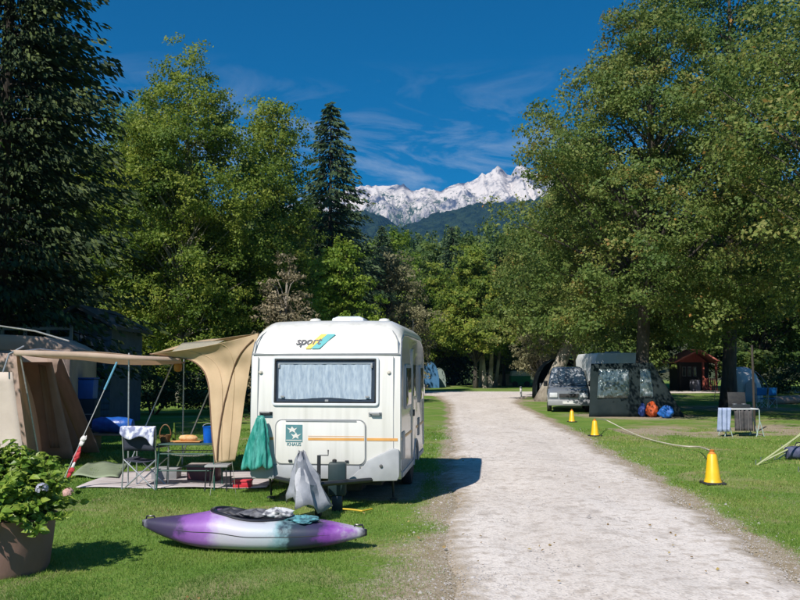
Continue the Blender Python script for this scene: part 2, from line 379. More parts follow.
# ------------------------------------------------------------------ mountains
def ridge_table(tab, Yr): 
    xs = [P(a, b, Yr).x for a, b in tab]; zs = [P(a, b, Yr).z for a, b in tab]; return xs, zs
def mountain(name, Yr, W0, tab, xs, ys, amp, mat, seed, jag):
    X, Y = np.meshgrid(xs, ys, indexing='ij'); tx, tz = ridge_table(tab, Yr)
    zr = np.interp(X*Yr/np.maximum(Y, 1), tx, tz)
    wob = (fbm(X/260., X*0, seed+5, 3)-.5)*W0*.25
    s = (Y-(Yr-W0)-wob*0)/W0; s1 = np.clip(s, 0, 1); back = np.clip((s-1)*1.2, 0, 1)
    env = np.where(s < 1, s1**.85, 1-back)
    gul = ridged(X/95.+Y/400., Y/330., seed, 6)-.55; gul2 = ridged(X/34., Y/60., seed+40, 4)-.5
    mid = np.clip(4*s1*(1-s1)+.10, 0, 1)
    Z = zr*env + amp*(gul*2.0*mid+gul2*.75*np.clip(mid+.05, 0, 1)) + jag*(ridged(X/26., Y/500., seed+9, 4)-.62)*np.exp(-((s-1)*6)**2)
    if seed == 13: Z = Z+9*vn(X/9., Y/16., 77)
    Z = np.where((s <= 0)|(back >= 1), -6, Z)
    V = np.stack([X, Y, Z], -1).reshape(-1, 3); I = np.arange(X.size).reshape(X.shape)
    Fq = np.stack([I[:-1,:-1], I[1:,:-1], I[1:,1:], I[:-1,1:]], -1).reshape(-1, 4)
    o = npmesh(name, V, Fq, mat, smooth=False); o['kind'] = 'structure'; return o
def rock_mat():
    m, n, l, p = _nodes('limestone'); p.inputs['Roughness'].default_value = .95; p.inputs['Specular IOR Level'].default_value = .1
    ge = n.new('ShaderNodeNewGeometry'); sp = n.new('ShaderNodeSeparateXYZ'); l.new(ge.outputs['Position'], sp.inputs[0]); sn = n.new('ShaderNodeSeparateXYZ'); l.new(ge.outputs['True Normal'], sn.inputs[0])
    z = n.new('ShaderNodeTexNoise'); z.inputs['Scale'].default_value = .013; z.inputs['Detail'].default_value = 12; z.inputs['Roughness'].default_value = .70; z.inputs['Distortion'].default_value = .4; mq = n.new('ShaderNodeMapping'); mq.inputs['Scale'].default_value = (1,.5,.8); mq.inputs['Rotation'].default_value = (0,.5,0); l.new(ge.outputs['Position'], mq.inputs[0]); l.new(mq.outputs[0], z.inputs['Vector'])
    r = n.new('ShaderNodeMapRange'); r.inputs[1].default_value = .40; r.inputs[2].default_value = .52; l.new(z.outputs[0], r.inputs[0])
    x = n.new('ShaderNodeMix'); x.data_type = 'RGBA'; x.inputs[6].default_value = (.07,.085,.12,1); x.inputs[7].default_value = (.60,.55,.52,1); l.new(r.outputs[0], x.inputs[0])  # dark blue mottling paints shadowed crags into the pale rock
    # dwarf pine and forest on the gentler, lower ground
    ad = n.new('ShaderNodeMath'); ad.operation = 'MULTIPLY_ADD'; ad.inputs[1].default_value = 520; l.new(z.outputs[0], ad.inputs[0]); 
    ng = n.new('ShaderNodeMath'); ng.operation = 'MULTIPLY'; ng.inputs[1].default_value = -1; l.new(sp.outputs['Z'], ng.inputs[0]); l.new(ng.outputs[0], ad.inputs[2])
    sl = n.new('ShaderNodeMath'); sl.operation = 'MULTIPLY_ADD'; sl.inputs[1].default_value = 260; l.new(sn.outputs['Z'], sl.inputs[0]); l.new(ad.outputs[0], sl.inputs[2])
    rr = n.new('ShaderNodeMapRange'); rr.inputs[1].default_value = -150; rr.inputs[2].default_value = -90; l.new(sl.outputs[0], rr.inputs[0])
    y = n.new('ShaderNodeMix'); y.data_type = 'RGBA'; y.inputs[7].default_value = (.045,.075,.05,1); l.new(rr.outputs[0], y.inputs[0]); l.new(x.outputs[2], y.inputs[6])
    l.new(y.outputs[2], p.inputs['Base Color'])
    return m
foot = M('foothill_forest', (.010,.026,.022), (.032,.058,.034), .05, .95, bump=1, bscale=.12, bdist=14, spec=.1, detail=9)
TAB = [(-400,236),(100,225),(240,212),(300,204),(340,192),(365,186),(380,185),(395,184),(404,184),(412,190),(425,186),(440,191),(450,187),(462,183),(472,181),(478,178),(482,173),(486,175),(490,171),(497,166),(503,169),(507,174),(511,176),(516,168),(521,165),(530,171),(560,180),(650,196),(800,212),(1200,236)]
mountain('limestone_mountain', 3000, 950, TAB, axis([(-2600,-500,60),(-500,-180,12),(-180,520,3.2),(520,900,12),(900,3000,60)]), axis([(2050,2300,16),(2300,3020,6),(3020,3800,45)]), 62, rock_mat(), 3, 9)
TAB2 = [(-400,240),(100,236),(300,216),(345,214),(365,213),(385,219),(400,230),(415,225),(433,217),(457,212),(476,206),(500,204),(520,203),(600,192),(800,205),(1200,238)]
mountain('forested_foothill', 1900, 700, TAB2, axis([(-2000,-300,50),(-300,500,5),(500,2200,50)]), axis([(1190,1950,10),(1950,2500,40)]), 26, foot, 13, 8)

# near wooded rise behind the camp
hx = axis([(-260,260,8)]); hy = axis([(118,620,9)])
X, Y = np.meshgrid(hx, hy, indexing='ij')
def hillz(X, Y): return np.clip(Y-126, 0, 300)*.17*np.clip(1.0+.25*np.sin(X/60.), 0, 2)+(fbm(X/30, Y/30, 5, 3)-.5)*5*np.clip((Y-126)/40, 0, 1)-.3-np.clip(Y-480, 0, 200)*.5
V = np.stack([X, Y, hillz(X, Y)], -1).reshape(-1, 3); I = np.arange(X.size).reshape(X.shape)
o = npmesh('wooded_hill', V, np.stack([I[:-1,:-1], I[1:,:-1], I[1:,1:], I[:-1,1:]], -1).reshape(-1, 4), M('forest_floor', (.04,.055,.02), (.06,.06,.03), .2, .95), smooth=True); o['kind'] = 'structure'

# ------------------------------------------------------------------ foliage
LM = {
 'linden': leafmat('linden_leaves', [(0,(.05,.10,.022)),(.40,(.13,.20,.045)),(.72,(.23,.275,.07)),(.9,(.30,.27,.08)),(1,(.42,.21,.05))], .45),
 'lindeng': leafmat('dark_linden_leaves', [(0,(.04,.10,.03)),(.5,(.12,.20,.05)),(.85,(.21,.275,.065)),(1,(.36,.22,.05))], .45),
 'ash': leafmat('ash_leaves', [(0,(.05,.10,.018)),(.4,(.165,.25,.036)),(.75,(.30,.355,.055)),(1,(.42,.38,.07))], .5),
 'lime': leafmat('lime_green_leaves', [(0,(.07,.13,.014)),(.5,(.16,.26,.03)),(1,(.30,.38,.05))], .45),
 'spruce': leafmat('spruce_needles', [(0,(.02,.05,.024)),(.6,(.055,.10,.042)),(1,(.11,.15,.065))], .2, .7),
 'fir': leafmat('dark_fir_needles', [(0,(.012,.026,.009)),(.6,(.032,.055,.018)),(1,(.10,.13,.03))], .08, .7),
 'dry': leafmat('dry_twig_leaves', [(0,(.10,.085,.045)),(.5,(.20,.17,.10)),(1,(.34,.28,.18))], .2),
 'willow': leafmat('willow_leaves', [(0,(.11,.12,.055)),(.5,(.25,.24,.12)),(1,(.40,.37,.21))], .45),
 'far': leafmat('distant_leaves', [(0,(.035,.075,.018)),(.5,(.085,.14,.03)),(1,(.20,.24,.05))], .35),
 'hydrangea': leafmat('hydrangea_leaves', [(0,(.03,.09,.014)),(.45,(.14,.25,.03)),(1,(.34,.42,.07))], .3, .35),
 'hedge': leafmat('hedge_leaves', [(0,(.015,.035,.01)),(.6,(.035,.07,.018)),(1,(.09,.14,.03))], .2),
}
BARK = M('grey_bark', (.10,.085,.068), (.045,.038,.03), 5, .95, bump=.9, bscale=16, stretch=(1,1,.25), bdist=.04)
BARKP = M('pale_bark', (.40,.36,.30), (.16,.13,.10), 3, .9, bump=.6, bscale=14, stretch=(1,1,.4), bdist=.03)
BARKD = M('dark_bark', (.055,.045,.035), (.03,.025,.02), 5, .95, bump=.8, bscale=16, stretch=(1,1,.25), bdist=.04)

def leafquads(rng, C, Nrm, size, aspect=.55, svar=.35, fold=True):
    n = len(C); Nrm = Nrm/np.maximum(np.linalg.norm(Nrm, axis=1, keepdims=True), 1e-6)
    t = np.cross(Nrm, rng.normal(size=(n,3))); t /= np.maximum(np.linalg.norm(t, axis=1, keepdims=True), 1e-6)
    b = np.cross(Nrm, t); s = size*(1+svar*rng.uniform(-1, 1, (n,1)))
    v = np.stack([C-t*s*.5, C+b*s*aspect*.5+Nrm*s*.08, C+t*s*.5, C-b*s*aspect*.5+Nrm*s*.08], 1)
    return v.reshape(-1, 3)
def fq(n): return np.arange(n*4).reshape(n, 4)

def broadleaf(name, loc, H, Rd, prof, mat, bark, label, cat='tree', seed=1, ncl=260, lpc=300, leaf=.13, trunk_r=.25, lean=(0,0), clump=1.0, flat=.55, group=None, lump=.28, limbs=90, inner=.36, lofrac=.15):
    rng = np.random.default_rng(seed); t = thing(name, loc, label, cat, group=group)
    pz = [p[0] for p in prof]; pr = [p[1] for p in prof]
    # clump centres
    hh = rng.uniform(pz[0], pz[-1], ncl*4); rr = np.interp(hh, pz, pr); keep = rng.uniform(0, 1, len(hh)) < rr/ max(pr); hh = hh[keep][:ncl]; n = len(hh)
    rr = np.interp(hh, pz, pr); az = rng.uniform(0, 2*np.pi, n)
    lum = 1+lump*np.sin(az*3+seed+hh*9)*.6+lump*np.sin(az*5-hh*14+seed*2)*.5+rng.normal(0, .07, n)
    rad = Rd*rr*lum*rng.uniform(0, 1, n)**inner
    lx = lean[0]*hh*H; ly = lean[1]*hh*H
    C = np.stack([rad*np.cos(az)+lx, rad*np.sin(az)+ly, hh*H+rng.normal(0, .2, n)], 1)
    cs = clump*rng.uniform(.6, 1.25, n)
    tonec = rng.uniform(0, 1, n)
    cnt = (lpc*cs**1.6/np.mean(cs**1.6)).astype(int)
    idx = np.repeat(np.arange(n), cnt); m = len(idx)
    d = rng.normal(size=(m,3)); d /= np.linalg.norm(d, axis=1, keepdims=True); r = rng.uniform(0, 1, (m,1))**.5
    off = d*r*cs[idx][:,None]*np.array([1,1,flat]); 
    # a clump is made of several twigs: pull leaves to random twig lines inside it
    tw = rng.normal(size=(n, 7, 3))*cs[:,None,None]*.56*np.array([1,1,flat]); w = rng.integers(0, 7, m)
    off = off*.52+tw[idx, w]
    out = np.stack([np.cos(az), np.sin(az), np.full(n, .25)], 1)
    off[:,2] -= .10*(np.hypot(off[:,0], off[:,1]))
    Pn = C[idx]+off
    Nn = off*.6+np.array([0,0,.55])*cs[idx][:,None]+out[idx]*.35+rng.normal(size=(m,3))*.75
    v = leafquads(rng, Pn, Nn, leaf, .62, .55)
    tone = np.clip(.55*tonec[idx]+.38*rng.uniform(0, 1, m)+.04+(rng.uniform(0,1,m) > .985)*.4, 0, 1)
    npmesh('crown', v, fq(m), mat, t, tone)
    # trunk and limbs
    tb = MB(); top = H*min(.9, pz[-1]*.93); k = 12; pts = []; rs = []
    for i in range(k+1):
        u = i/k; pts.append((lean[0]*u*top+math.sin(u*5+seed)*.05*H/10, lean[1]*u*top+math.cos(u*4+seed)*.05*H/10, -.1+u*top)); rs.append(trunk_r*(1.35 if i == 0 else 1)*(1-u)**.8+.02)
    tb.tube(pts, rs, 10)
    order = np.argsort(rng.uniform(size=n))[:limbs]
    for i in order:
        c = Vector(C[i]); rad_ = math.hypot(c.x-lx[i], c.y-ly[i]); z0 = max(H*lofrac+.4, c.z-rad_*.9-.6); u = min(.98, z0/top); j = int(u*k); f = u*k-j
        a = Vector(pts[j]).lerp(Vector(pts[min(j+1,k)]), f); q = a.lerp(c, .5)+Vector((rng.normal()*.2, rng.normal()*.2, .25+abs(rng.normal())*.2))
        r0 = max(.03, rs[j]*.42); tb.tube([a, a.lerp(q, .55)+Vector((0,0,.08)), q, q.lerp(c, .6), c], [r0, r0*.75, r0*.5, r0*.3, .012], 5, caps=False)
    tb.build('trunk', bark, t, smooth=True, auto=170)
    return t

def conifer(name, loc, H, Rd, mat, bark, label, seed=1, whorls=46, nb=8, per=46, spray=.34, base=.06, droop=.35, group=None, power=.8, trunk_r=.28, ragged=.25):
    rng = np.random.default_rng(seed); t = thing(name, loc, label, 'tree', group=group)
    Cs = []; Ns = []; Ts = []; tn = []; tb = MB(); tb.tube([(0,0,-.1),(0,0,H*.3),(0,0,H*.98)], [trunk_r*1.2, trunk_r*.8, .02], 9)
    for wi in range(whorls):
        u = base+(1-base)*(wi/whorls)**.95; z = u*H
        for j in range(nb):
            a = rng.uniform(0, 2*np.pi); L = Rd*((1-u)**power)*rng.uniform(1-ragged*1.6, 1+ragged)+.15; zz = z+rng.uniform(-.5, .5)*H/whorls
            m = max(6, int(per*L/Rd+4)); s = rng.uniform(.12, 1, m)**.8
            dz = -droop*L*(s**1.3)+.16*L*np.clip(s-.7, 0, 1)*1.4
            ct, st = math.cos(a), math.sin(a); side = rng.normal(0, .16, m)*L*(1.1-s*.6)
            c = np.stack([ct*s*L-st*side, st*s*L+ct*side, zz+dz-np.abs(side)*.35-rng.uniform(0, .25, m)*L*.25], 1); Cs.append(c)
            dirv = np.stack([ct*.8-st*side*1.5/L, st*.8+ct*side*1.5/L, -.55+rng.normal(0, .3, m)], 1); Ts.append(dirv)
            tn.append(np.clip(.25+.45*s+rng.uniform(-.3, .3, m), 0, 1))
            if j < 4: tb.tube([(0,0,zz),(ct*L*.5, st*L*.5, zz-droop*L*.38),(ct*L*.9, st*L*.9, zz-droop*L*.8)], [.045,.03,.008], 4, caps=False)
    C = np.concatenate(Cs); T = np.concatenate(Ts); tone = np.concatenate(tn); m = len(C)
    T /= np.linalg.norm(T, axis=1, keepdims=True); b = np.cross(T, rng.normal(size=(m,3))); b /= np.linalg.norm(b, axis=1, keepdims=True)
    s = spray*rng.uniform(.6, 1.4, (m,1)); v = np.stack([C-T*s*.45, C+b*s*.20, C+T*s*.6, C-b*s*.20], 1).reshape(-1, 3)
    npmesh('crown', v, fq(m), mat, t, tone); tb.build('trunk', bark, t, smooth=True, auto=170)
    return t

LIND = [(.18,.45),(.22,.72),(.32,.95),(.48,1),(.64,.90),(.78,.68),(.90,.40),(1,.10)]
TALL = [(.10,.30),(.2,.7),(.4,1),(.6,.95),(.78,.72),(.92,.40),(1,.12)]
BUSH = [(.04,.7),(.25,1),(.55,.95),(.8,.65),(1,.2)]
# the big lindens on the right
broadleaf('linden_tree', (9.7,33,0), 17.2, 5.3, [(.18,.45),(.22,.72),(.32,.95),(.48,1),(.62,.84),(.76,.54),(.90,.30),(1,.08)], LM['linden'], BARK, 'tall linden with a straight dark trunk rising before the dark awning tent', seed=11, ncl=330, lpc=450, leaf=.112, trunk_r=.27, clump=.95, limbs=130, lean=(.022,-.08), lofrac=.24)
broadleaf('linden_tree', (15.6,39,0), 23.5, 7.0, LIND, LM['lindeng'], BARK, 'tallest linden, trunk standing directly behind the folding camp table on the right', seed=12, ncl=310, lpc=360, leaf=.135, trunk_r=.32, clump=1.2, limbs=130, lean=(0,-.08))
broadleaf('linden_tree', (15.6,25.5,0), 19.5, 5.0, LIND, LM['linden'], BARK, 'tall linden cut by the right edge of the photo', seed=13, ncl=280, lpc=310, leaf=.125, trunk_r=.3, clump=1.25)
broadleaf('leaning_tree', (10.0,48,0), 15.4, 4.5, [(.25,.6),(.31,.9),(.42,1),(.6,.74),(.78,.42),(.92,.2),(1,.06)], LM['linden'], BARKP, 'tree with a pale trunk leaning to the right over the edge of the gravel road', seed=14, ncl=280, lpc=280, leaf=.165, trunk_r=.05, clump=1.15, lean=(.06,0), limbs=60)
lt = bpy.data.objects['leaning_tree']
mb = MB(); a0 = G(541,401); b0 = P(566,350,47); mb.tube([Vector((a0.x-10.0,a0.y-48,-.15)), Vector((a0.x-9.55,a0.y-48,.75)), Vector((b0.x-10.0-.25,-1,b0.z-.6)), Vector((b0.x-10.0+.1,-1,b0.z+.3)), Vector((b0.x-9.6,-.5,b0.z+2)), Vector((.5,0,b0.z+5.0))], [.50,.42,.36,.32,.2,.12], 12); mb.build('leaning_trunk', BARKP, lt, smooth=True, auto=170)
# left side
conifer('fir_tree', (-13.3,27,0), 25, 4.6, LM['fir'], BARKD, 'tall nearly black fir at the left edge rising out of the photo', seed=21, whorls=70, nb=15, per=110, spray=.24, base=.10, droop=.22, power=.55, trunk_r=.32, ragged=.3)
ash = broadleaf('ash_tree', (-12.0,45,0), 19.8, 4.3, TALL, LM['ash'], BARKP, 'light green ash with a thin pale trunk, highest of the leafy trees on the left', seed=22, ncl=330, lpc=330, leaf=.145, trunk_r=.17, clump=1.05, flat=.7, lump=.35)
dup(ash, (-15.0,47,0), 2.1, 'leafy green ash close beside the black fir, lower than the one with the pale trunk', scale=.90)
broadleaf('ash_tree', (-8.0,50,0), 19.4, 3.2, [(.06,.9),(.2,1),(.4,.95),(.6,.8),(.8,.5),(1,.08)], LM['ash'], BARKD, 'narrow pointed green tree between the ash and the blue green spruce', seed=24, ncl=230, lpc=300, leaf=.16, trunk_r=.2, clump=.95, flat=.8)
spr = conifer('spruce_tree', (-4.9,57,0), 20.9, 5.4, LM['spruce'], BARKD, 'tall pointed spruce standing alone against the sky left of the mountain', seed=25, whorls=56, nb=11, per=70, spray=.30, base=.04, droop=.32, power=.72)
dup(spr, (-6.7,62,0), 1.3, 'lower spruce half hidden at the left of the tall pointed one', scale=.76)
dup(spr, (5.9,92,0), 4.0, 'distant pointed spruce behind the trunk cluster right of centre', scale=.86)
dup(spr, (-1.9,84,0), 2.6, 'distant spruce just right of the tall pointed one', scale=.8)
broadleaf('dry_tree', (-4.3,31,0), 5.9, 1.35, BUSH, LM['dry'], BARKP, 'small half bare beige tree behind the left corner of the caravan roof', seed=26, ncl=120, lpc=130, leaf=.10, trunk_r=.07, clump=.45, limbs=80, inner=.6)
broadleaf('lime_bush', (-2.9,42,0), 8.3, 1.7, BUSH, LM['lime'], BARKD, 'bright lime green bushy tree in front of the spruce', seed=27, ncl=110, lpc=190, leaf=.15, trunk_r=.1, clump=.7)
broadleaf('willow_tree', (-.9,62,0), 10.8, 2.9, BUSH, LM['willow'], BARK, 'grey olive willow above the right end of the caravan roof', seed=28, ncl=170, lpc=190, leaf=.17, trunk_r=.2, clump=.95)
gt = broadleaf('green_tree', (7.2,78,0), 13.5, 3.3, [(.29,.7),(.36,1),(.5,.95),(.65,.75),(.8,.45),(1,.1)], LM['ash'], BARK, 'green drooping tree over the cluster of trunks at the end of the road', seed=29, ncl=200, lpc=190, leaf=.24, trunk_r=.2, clump=1.1)
lm = broadleaf('lime_tree', (-1.0,86,0), 16.2, 4.0, TALL, LM['lime'], BARK, 'yellow green tree under the left end of the mountain', seed=30, ncl=170, lpc=170, leaf=.27, trunk_r=.25, clump=1.3)
bk = broadleaf('background_tree', (3.9,99,0), 16.5, 4.6, TALL, LM['far'], BARKD, 'dark green tree in the dense row behind the camp', seed=31, ncl=170, lpc=170, leaf=.30, trunk_r=.25, clump=1.45, group='trees in the dense row behind the camp')
sh = broadleaf('small_tree', (6.1,58,0), 5.0, 1.7, [(.3,.5),(.5,1),(.8,.8),(1,.2)], LM['willow'], BARKP, 'small tree with a pale curved trunk left of the leaning trunk', seed=33, ncl=70, lpc=120, leaf=.14, trunk_r=.13, clump=.65)
sh.location = (9.6,56,0)
BG = [(11.6,92,1.0,.4),(9.5,110,1.15,2),(15,84,.95,1),(22,76,1.05,3),(29,72,1.1,5),(36,68,1.15,.2),(26,60,.95,4),(18.5,66,.85,2.2),(44,64,1.2,1.1),
      (-6,72,.9,1.9),(-11,66,.95,2.9),(-17,62,1.0,.9),(-22,58,1.05,3.9),(-28,55,1.1,4.9),(-12,52,.62,5.4),(-20,46,.95,.6),(-27,40,1.1,2.4),(-4.4,76,.55,1.0),(-34,46,1.1,3),(-6.8,58,.60,2),(-16,56,.8,4.1)]
for i, (x, y, s, a) in enumerate(BG): dup(bk, (x,y,0), a, 'dark green tree in the dense row behind the camp', scale=s)
for i, (x, y, s, a, lb) in enumerate([(13.2,100,.85,1,'yellow green tree far behind the leaning trunk'),(25,88,.9,2,'yellow green tree far behind the red roofed hut')]): dup(lm, (x,y,0), a, lb, scale=s)
dup(gt, (3.8,88,0), 2, 'green tree beyond the rear of the caravan, left of the drooping one', scale=.95)
dup(gt, (10.8,86,0), 3, 'green tree between the drooping one and the leaning trunk', scale=.85)
# shade trees out of the frame on the left (their shade lies over the back of the pitch)
dup(ash, (-17.5,15,0), 1, 'ash left of the pitch shading the lawn behind the tan tent', scale=.85)
dup(ash, (-12.7,17.5,0), 4.4, 'ash nearest to the tan tent, left of it', scale=.62)
# far wood on the hill
rng = np.random.default_rng(5); n = 340
fx = rng.uniform(-60, 110, n); fy = 128+rng.uniform(0, 1, n)**1.2*300; fz = hillz(fx, fy); VV = []; TT = []
for i in range(n):
    hgt = rng.uniform(13, 22); m = 230; con = rng.uniform() < .35; u = rng.uniform(.05, 1, m); 
    rad = (2.6*(1-u)**.8 if con else 3.6*np.sin(np.pi*np.clip(u, .05, .97))**.6)*rng.uniform(.55, 1.05, m); a = rng.uniform(0, 2*np.pi, m)
    C = np.stack([fx[i]+rad*np.cos(a)*(1+.2*np.sin(a*3+i)), fy[i]+rad*np.sin(a), fz[i]+u*hgt], 1)
    Nn = np.stack([np.cos(a), np.sin(a), .5+0*a], 1)+rng.normal(size=(m,3))*.5
    VV.append(leafquads(rng, C, Nn, 1.15 if not con else .9, .75)); TT.append(np.clip(rng.uniform(0, .55) + rng.uniform(0, .45, m) - (.25 if con else 0), 0, 1))
VV = np.concatenate(VV); o = npmesh('far_wood', VV, fq(len(VV)//4), LM['far'], tone=np.concatenate(TT)); tag(o, 'distant mixed wood covering the rise below the mountain', 'wood', kind='stuff')

def bush(name, loc, sx, sy, h, mat, label, seed, n=5000, leaf=.09, cat='bush'):
    rng = np.random.default_rng(seed); t = thing(name, loc, label, cat)
    a = rng.uniform(0, 2*np.pi, n); u = rng.uniform(-.2, 1, n); r = np.sqrt(np.clip(1-u*u, 0, 1))*rng.uniform(.6, 1, n)**.5
    lum = 1+.18*np.sin(a*4+seed)+.14*np.sin(a*7+u*8)
    C = np.stack([sx*r*np.cos(a)*lum, sy*r*np.sin(a)*lum, h*(.25+.75*u*(.85+.2*np.sin(a*5+seed)))], 1); C[:,2] = np.clip(C[:,2], .03, None)
    Nn = np.stack([np.cos(a)*r, np.sin(a)*r, u+.3], 1)+rng.normal(size=(n,3))*.6
    npmesh('foliage', leafquads(rng, C, Nn, leaf, .6), fq(n), mat, t, np.clip(rng.uniform(0, 1, n)*.7+.3*np.sin(a*5)**2, 0, 1))
    mb = MB()
    for k in range(7):
        q = rng.normal(size=2)*.3; mb.tube([(q[0]*.2, q[1]*.2, -.05), (q[0]*sx, q[1]*sy, h*.7)], [.03,.01], 5)
    mb.build('stems', BARKD, t); return t
bush('shrub', (-10.2,34,0), 2.4, 1.0, 2.1, LM['hedge'], 'dark shrub under the trees behind the awning poles', 41, 7000, .11)
bush('shrub', (-6.4,36,0), 2.2, 1.0, 1.9, LM['hedge'], 'dark shrub seen just left of the hanging tan awning panel', 42, 7000, .11)
bush('shrub', (-4.2,33,0), 1.5, .9, 2.3, LM['hedge'], 'dark shrub behind the left side of the caravan', 43, 6000, .11)
bush('shrub', (27,52,0), 4.2, 1.5, 2.6, LM['hedge'], 'wide dark hedge shrub at the far right edge', 44, 11000, .15)
bush('shrub', (-1.6,47,0), 2.2, 1.0, 3.3, LM['hedge'], 'dark green shrub hidden behind the caravan roof', 45, 6000, .15)

# ------------------------------------------------------------------ CARAVAN
cl = (Vector((-1.05, 11.55, 0)))
CV = thing('caravan', cl, 'white touring caravan with curtained front window, yellow and teal logo and orange stripe', 'caravan', rz=-R(6.3))
H = 2.6; LEN = 3.9; WX, WR = 2.25, .31
front = [(.13,.36),(.04,.46),(.0,.58),(-.005,1.25),(.02,2.06),(.045,2.12),(.11,2.27),(.20,2.40),(.33,2.51),(.50,2.575),(.75,2.6)]
rear = [(3.3,2.6),(3.6,2.56),(3.8,2.44),(3.88,2.25),(3.9,1.9),(3.9,.5),(3.86,.36)]
arch = [(WX+.39*math.cos(a), .36+.36*math.sin(a)) for a in np.linspace(0, math.pi, 11)]
prof = front+rear+arch
st = [(-1.06,2.40),(-1.05,2.455),(-1.0,2.51),(-.92,2.565),(-.85,2.595),(-.5,2.605),(0,2.61),(.5,2.605),(.85,2.595),(.92,2.565),(1.0,2.51),(1.05,2.455),(1.06,2.40)]
mb = MB(); npf = len(prof); vs = []
for x, zm in st:
    ins = .05*(1-abs(x)/1.06 < .03)
    for (y, z) in prof:
        zz = z if z < 2.0 else 2.0+(z-2.0)*(zm-2.0)/.6
        vs.append((x, y, zz))
fs = [(i*npf+j, i*npf+(j+1)%npf, (i+1)*npf+(j+1)%npf, (i+1)*npf+j) for i in range(len(st)-1) for j in range(npf)]
fs += [tuple(range(npf)), tuple((len(st)-1)*npf+j for j in range(npf))]
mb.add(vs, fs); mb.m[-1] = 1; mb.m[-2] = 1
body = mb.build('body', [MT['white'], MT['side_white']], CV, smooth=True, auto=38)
def fy(z): return float(np.interp(z, [p[1] for p in front], [p[0] for p in front]))
def rrect(x0, x1, z0, z1, r, n=5):
    pts = []
    for cx, cz, a0 in ((x1-r,z1-r,0),(x0+r,z1-r,90),(x0+r,z0+r,180),(x1-r,z0+r,270)):
        for k in range(n+1): a = R(a0+90*k/n); pts.append((cx+r*math.cos(a), cz+r*math.sin(a)))
    return pts
def frame(mb, x0, x1, z0, z1, r, w, ya, yb, yf=None, mi=0):
    """rounded ring in the x-z plane between y=ya and y=yb"""
    o = rrect(x0, x1, z0, z1, r); i = rrect(x0+w, x1-w, z0+w, z1-w, max(r-w, .005)); n = len(o)
    sh = (lambda z: yf(z)) if yf else (lambda z: 0)
    vs = [(p[0], ya+sh(p[1]), p[1]) for p in o]+[(p[0], ya+sh(p[1]), p[1]) for p in i]+[(p[0], yb+sh(p[1]), p[1]) for p in o]+[(p[0], yb+sh(p[1]), p[1]) for p in i]
    fs = []
    for k in range(n):
        q = (k+1)%n; fs += [(k,q,n+q,n+k), (2*n+k,3*n+k,3*n+q,2*n+q), (k,2*n+k,2*n+q,q), (n+k,n+q,3*n+q,3*n+k)]
    mb.add(vs, fs, mi)
def panel(mb, x0, x1, z0, z1, r, ya, yb, yf=None, mi=0):
    o = rrect(x0, x1, z0, z1, r); n = len(o); sh = (lambda z: yf(z)) if yf else (lambda z: 0)
    vs = [(p[0], ya+sh(p[1]), p[1]) for p in o]+[(p[0], yb+sh(p[1]), p[1]) for p in o]
    mb.add(vs, [tuple(range(n)), tuple(range(2*n-1, n-1, -1))]+[(k,(k+1)%n,n+(k+1)%n,n+k) for k in range(n)], mi)
# front window: x from -.72 to .72
cx0, cx1, cz0, cz1 = -.76, .76, 1.375, 2.065
mb = MB(); frame(mb, cx0, cx1, cz0, cz1, .05, .035, -.03, .0, fy); wf = mb.build('front_window', M('window_surround', (.72,.74,.76), None, 4, .3), CV, bevel=.004); 
mb = MB(); frame(mb, cx0+.035, cx1-.035, cz0+.035, cz1-.035, .03, .022, -.028, -.002, fy); mb.build('seal', MT['black'], wf)
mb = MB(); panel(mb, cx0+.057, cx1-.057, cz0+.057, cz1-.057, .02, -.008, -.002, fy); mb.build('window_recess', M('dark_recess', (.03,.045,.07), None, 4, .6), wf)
mb = MB()
def curt(u, v, a, b):
    x = a+(b-a)*u; z = cz1-.115-v*(.475+.012*math.sin(u*9)); return (x, fy(z)-.014-.004*math.sin(u*60+math.sin(v*5))-.002*math.sin(u*23), z)
mb.grid(lambda u, v: curt(u, v, -.665, .655), 110, 5); mb.build('curtain', MT['curtain'], wf, smooth=True)
mb = MB(); mb.box((0, fy(1.93)-.016, cz1-.10), (1.34,.008,.018)); mb.build('curtain_rail', MT['lightgrey'], wf)
gl = bpy.data.materials.new('window_glass'); gl.use_nodes = True; nn, ll = gl.node_tree.nodes, gl.node_tree.links; pb = nn['Principled BSDF']; pb.inputs['Base Color'].default_value = (.75,.85,.95,1); pb.inputs['Roughness'].default_value = .03
tb_ = nn.new('ShaderNodeBsdfTransparent'); tb_.inputs[0].default_value = (.87,.92,.96,1); gg = nn.new('ShaderNodeBsdfGlossy'); gg.inputs['Roughness'].default_value = .03; fr = nn.new('ShaderNodeLayerWeight'); fr.inputs[0].default_value = .12
ms = nn.new('ShaderNodeMixShader'); ll.new(fr.outputs['Facing'], ms.inputs[0]); ll.new(tb_.outputs[0], ms.inputs[1]); ll.new(gg.outputs[0], ms.inputs[2]); ll.new(ms.outputs[0], nn['Material Output'].inputs[0])
MT['pane'] = gl
mb = MB(); mb.grid(lambda u, v: (cx0+.045+(cx1-cx0-.09)*u, fy(cz0+.045+(cz1-cz0-.09)*v)-.028-.004*math.sin(math.pi*u)*math.sin(math.pi*v), cz0+.045+(cz1-cz0-.09)*v), 12, 6); mb.build('pane', gl, wf, smooth=True)
for x in (-.60,.03,.60): mb = MB(); mb.box((x, fy(1.47)-.034, 1.445 if abs(x) < .1 else 1.50), (.05,.006,.03)); mb.build('window_catch', MT['grey'], wf, bevel=.003)
for x in (-.66,.66): mb = MB(); mb.box((x, fy(1.93)-.034, 1.93), (.025,.006,.06)); mb.build('window_stay', MT['grey'], wf, bevel=.003)
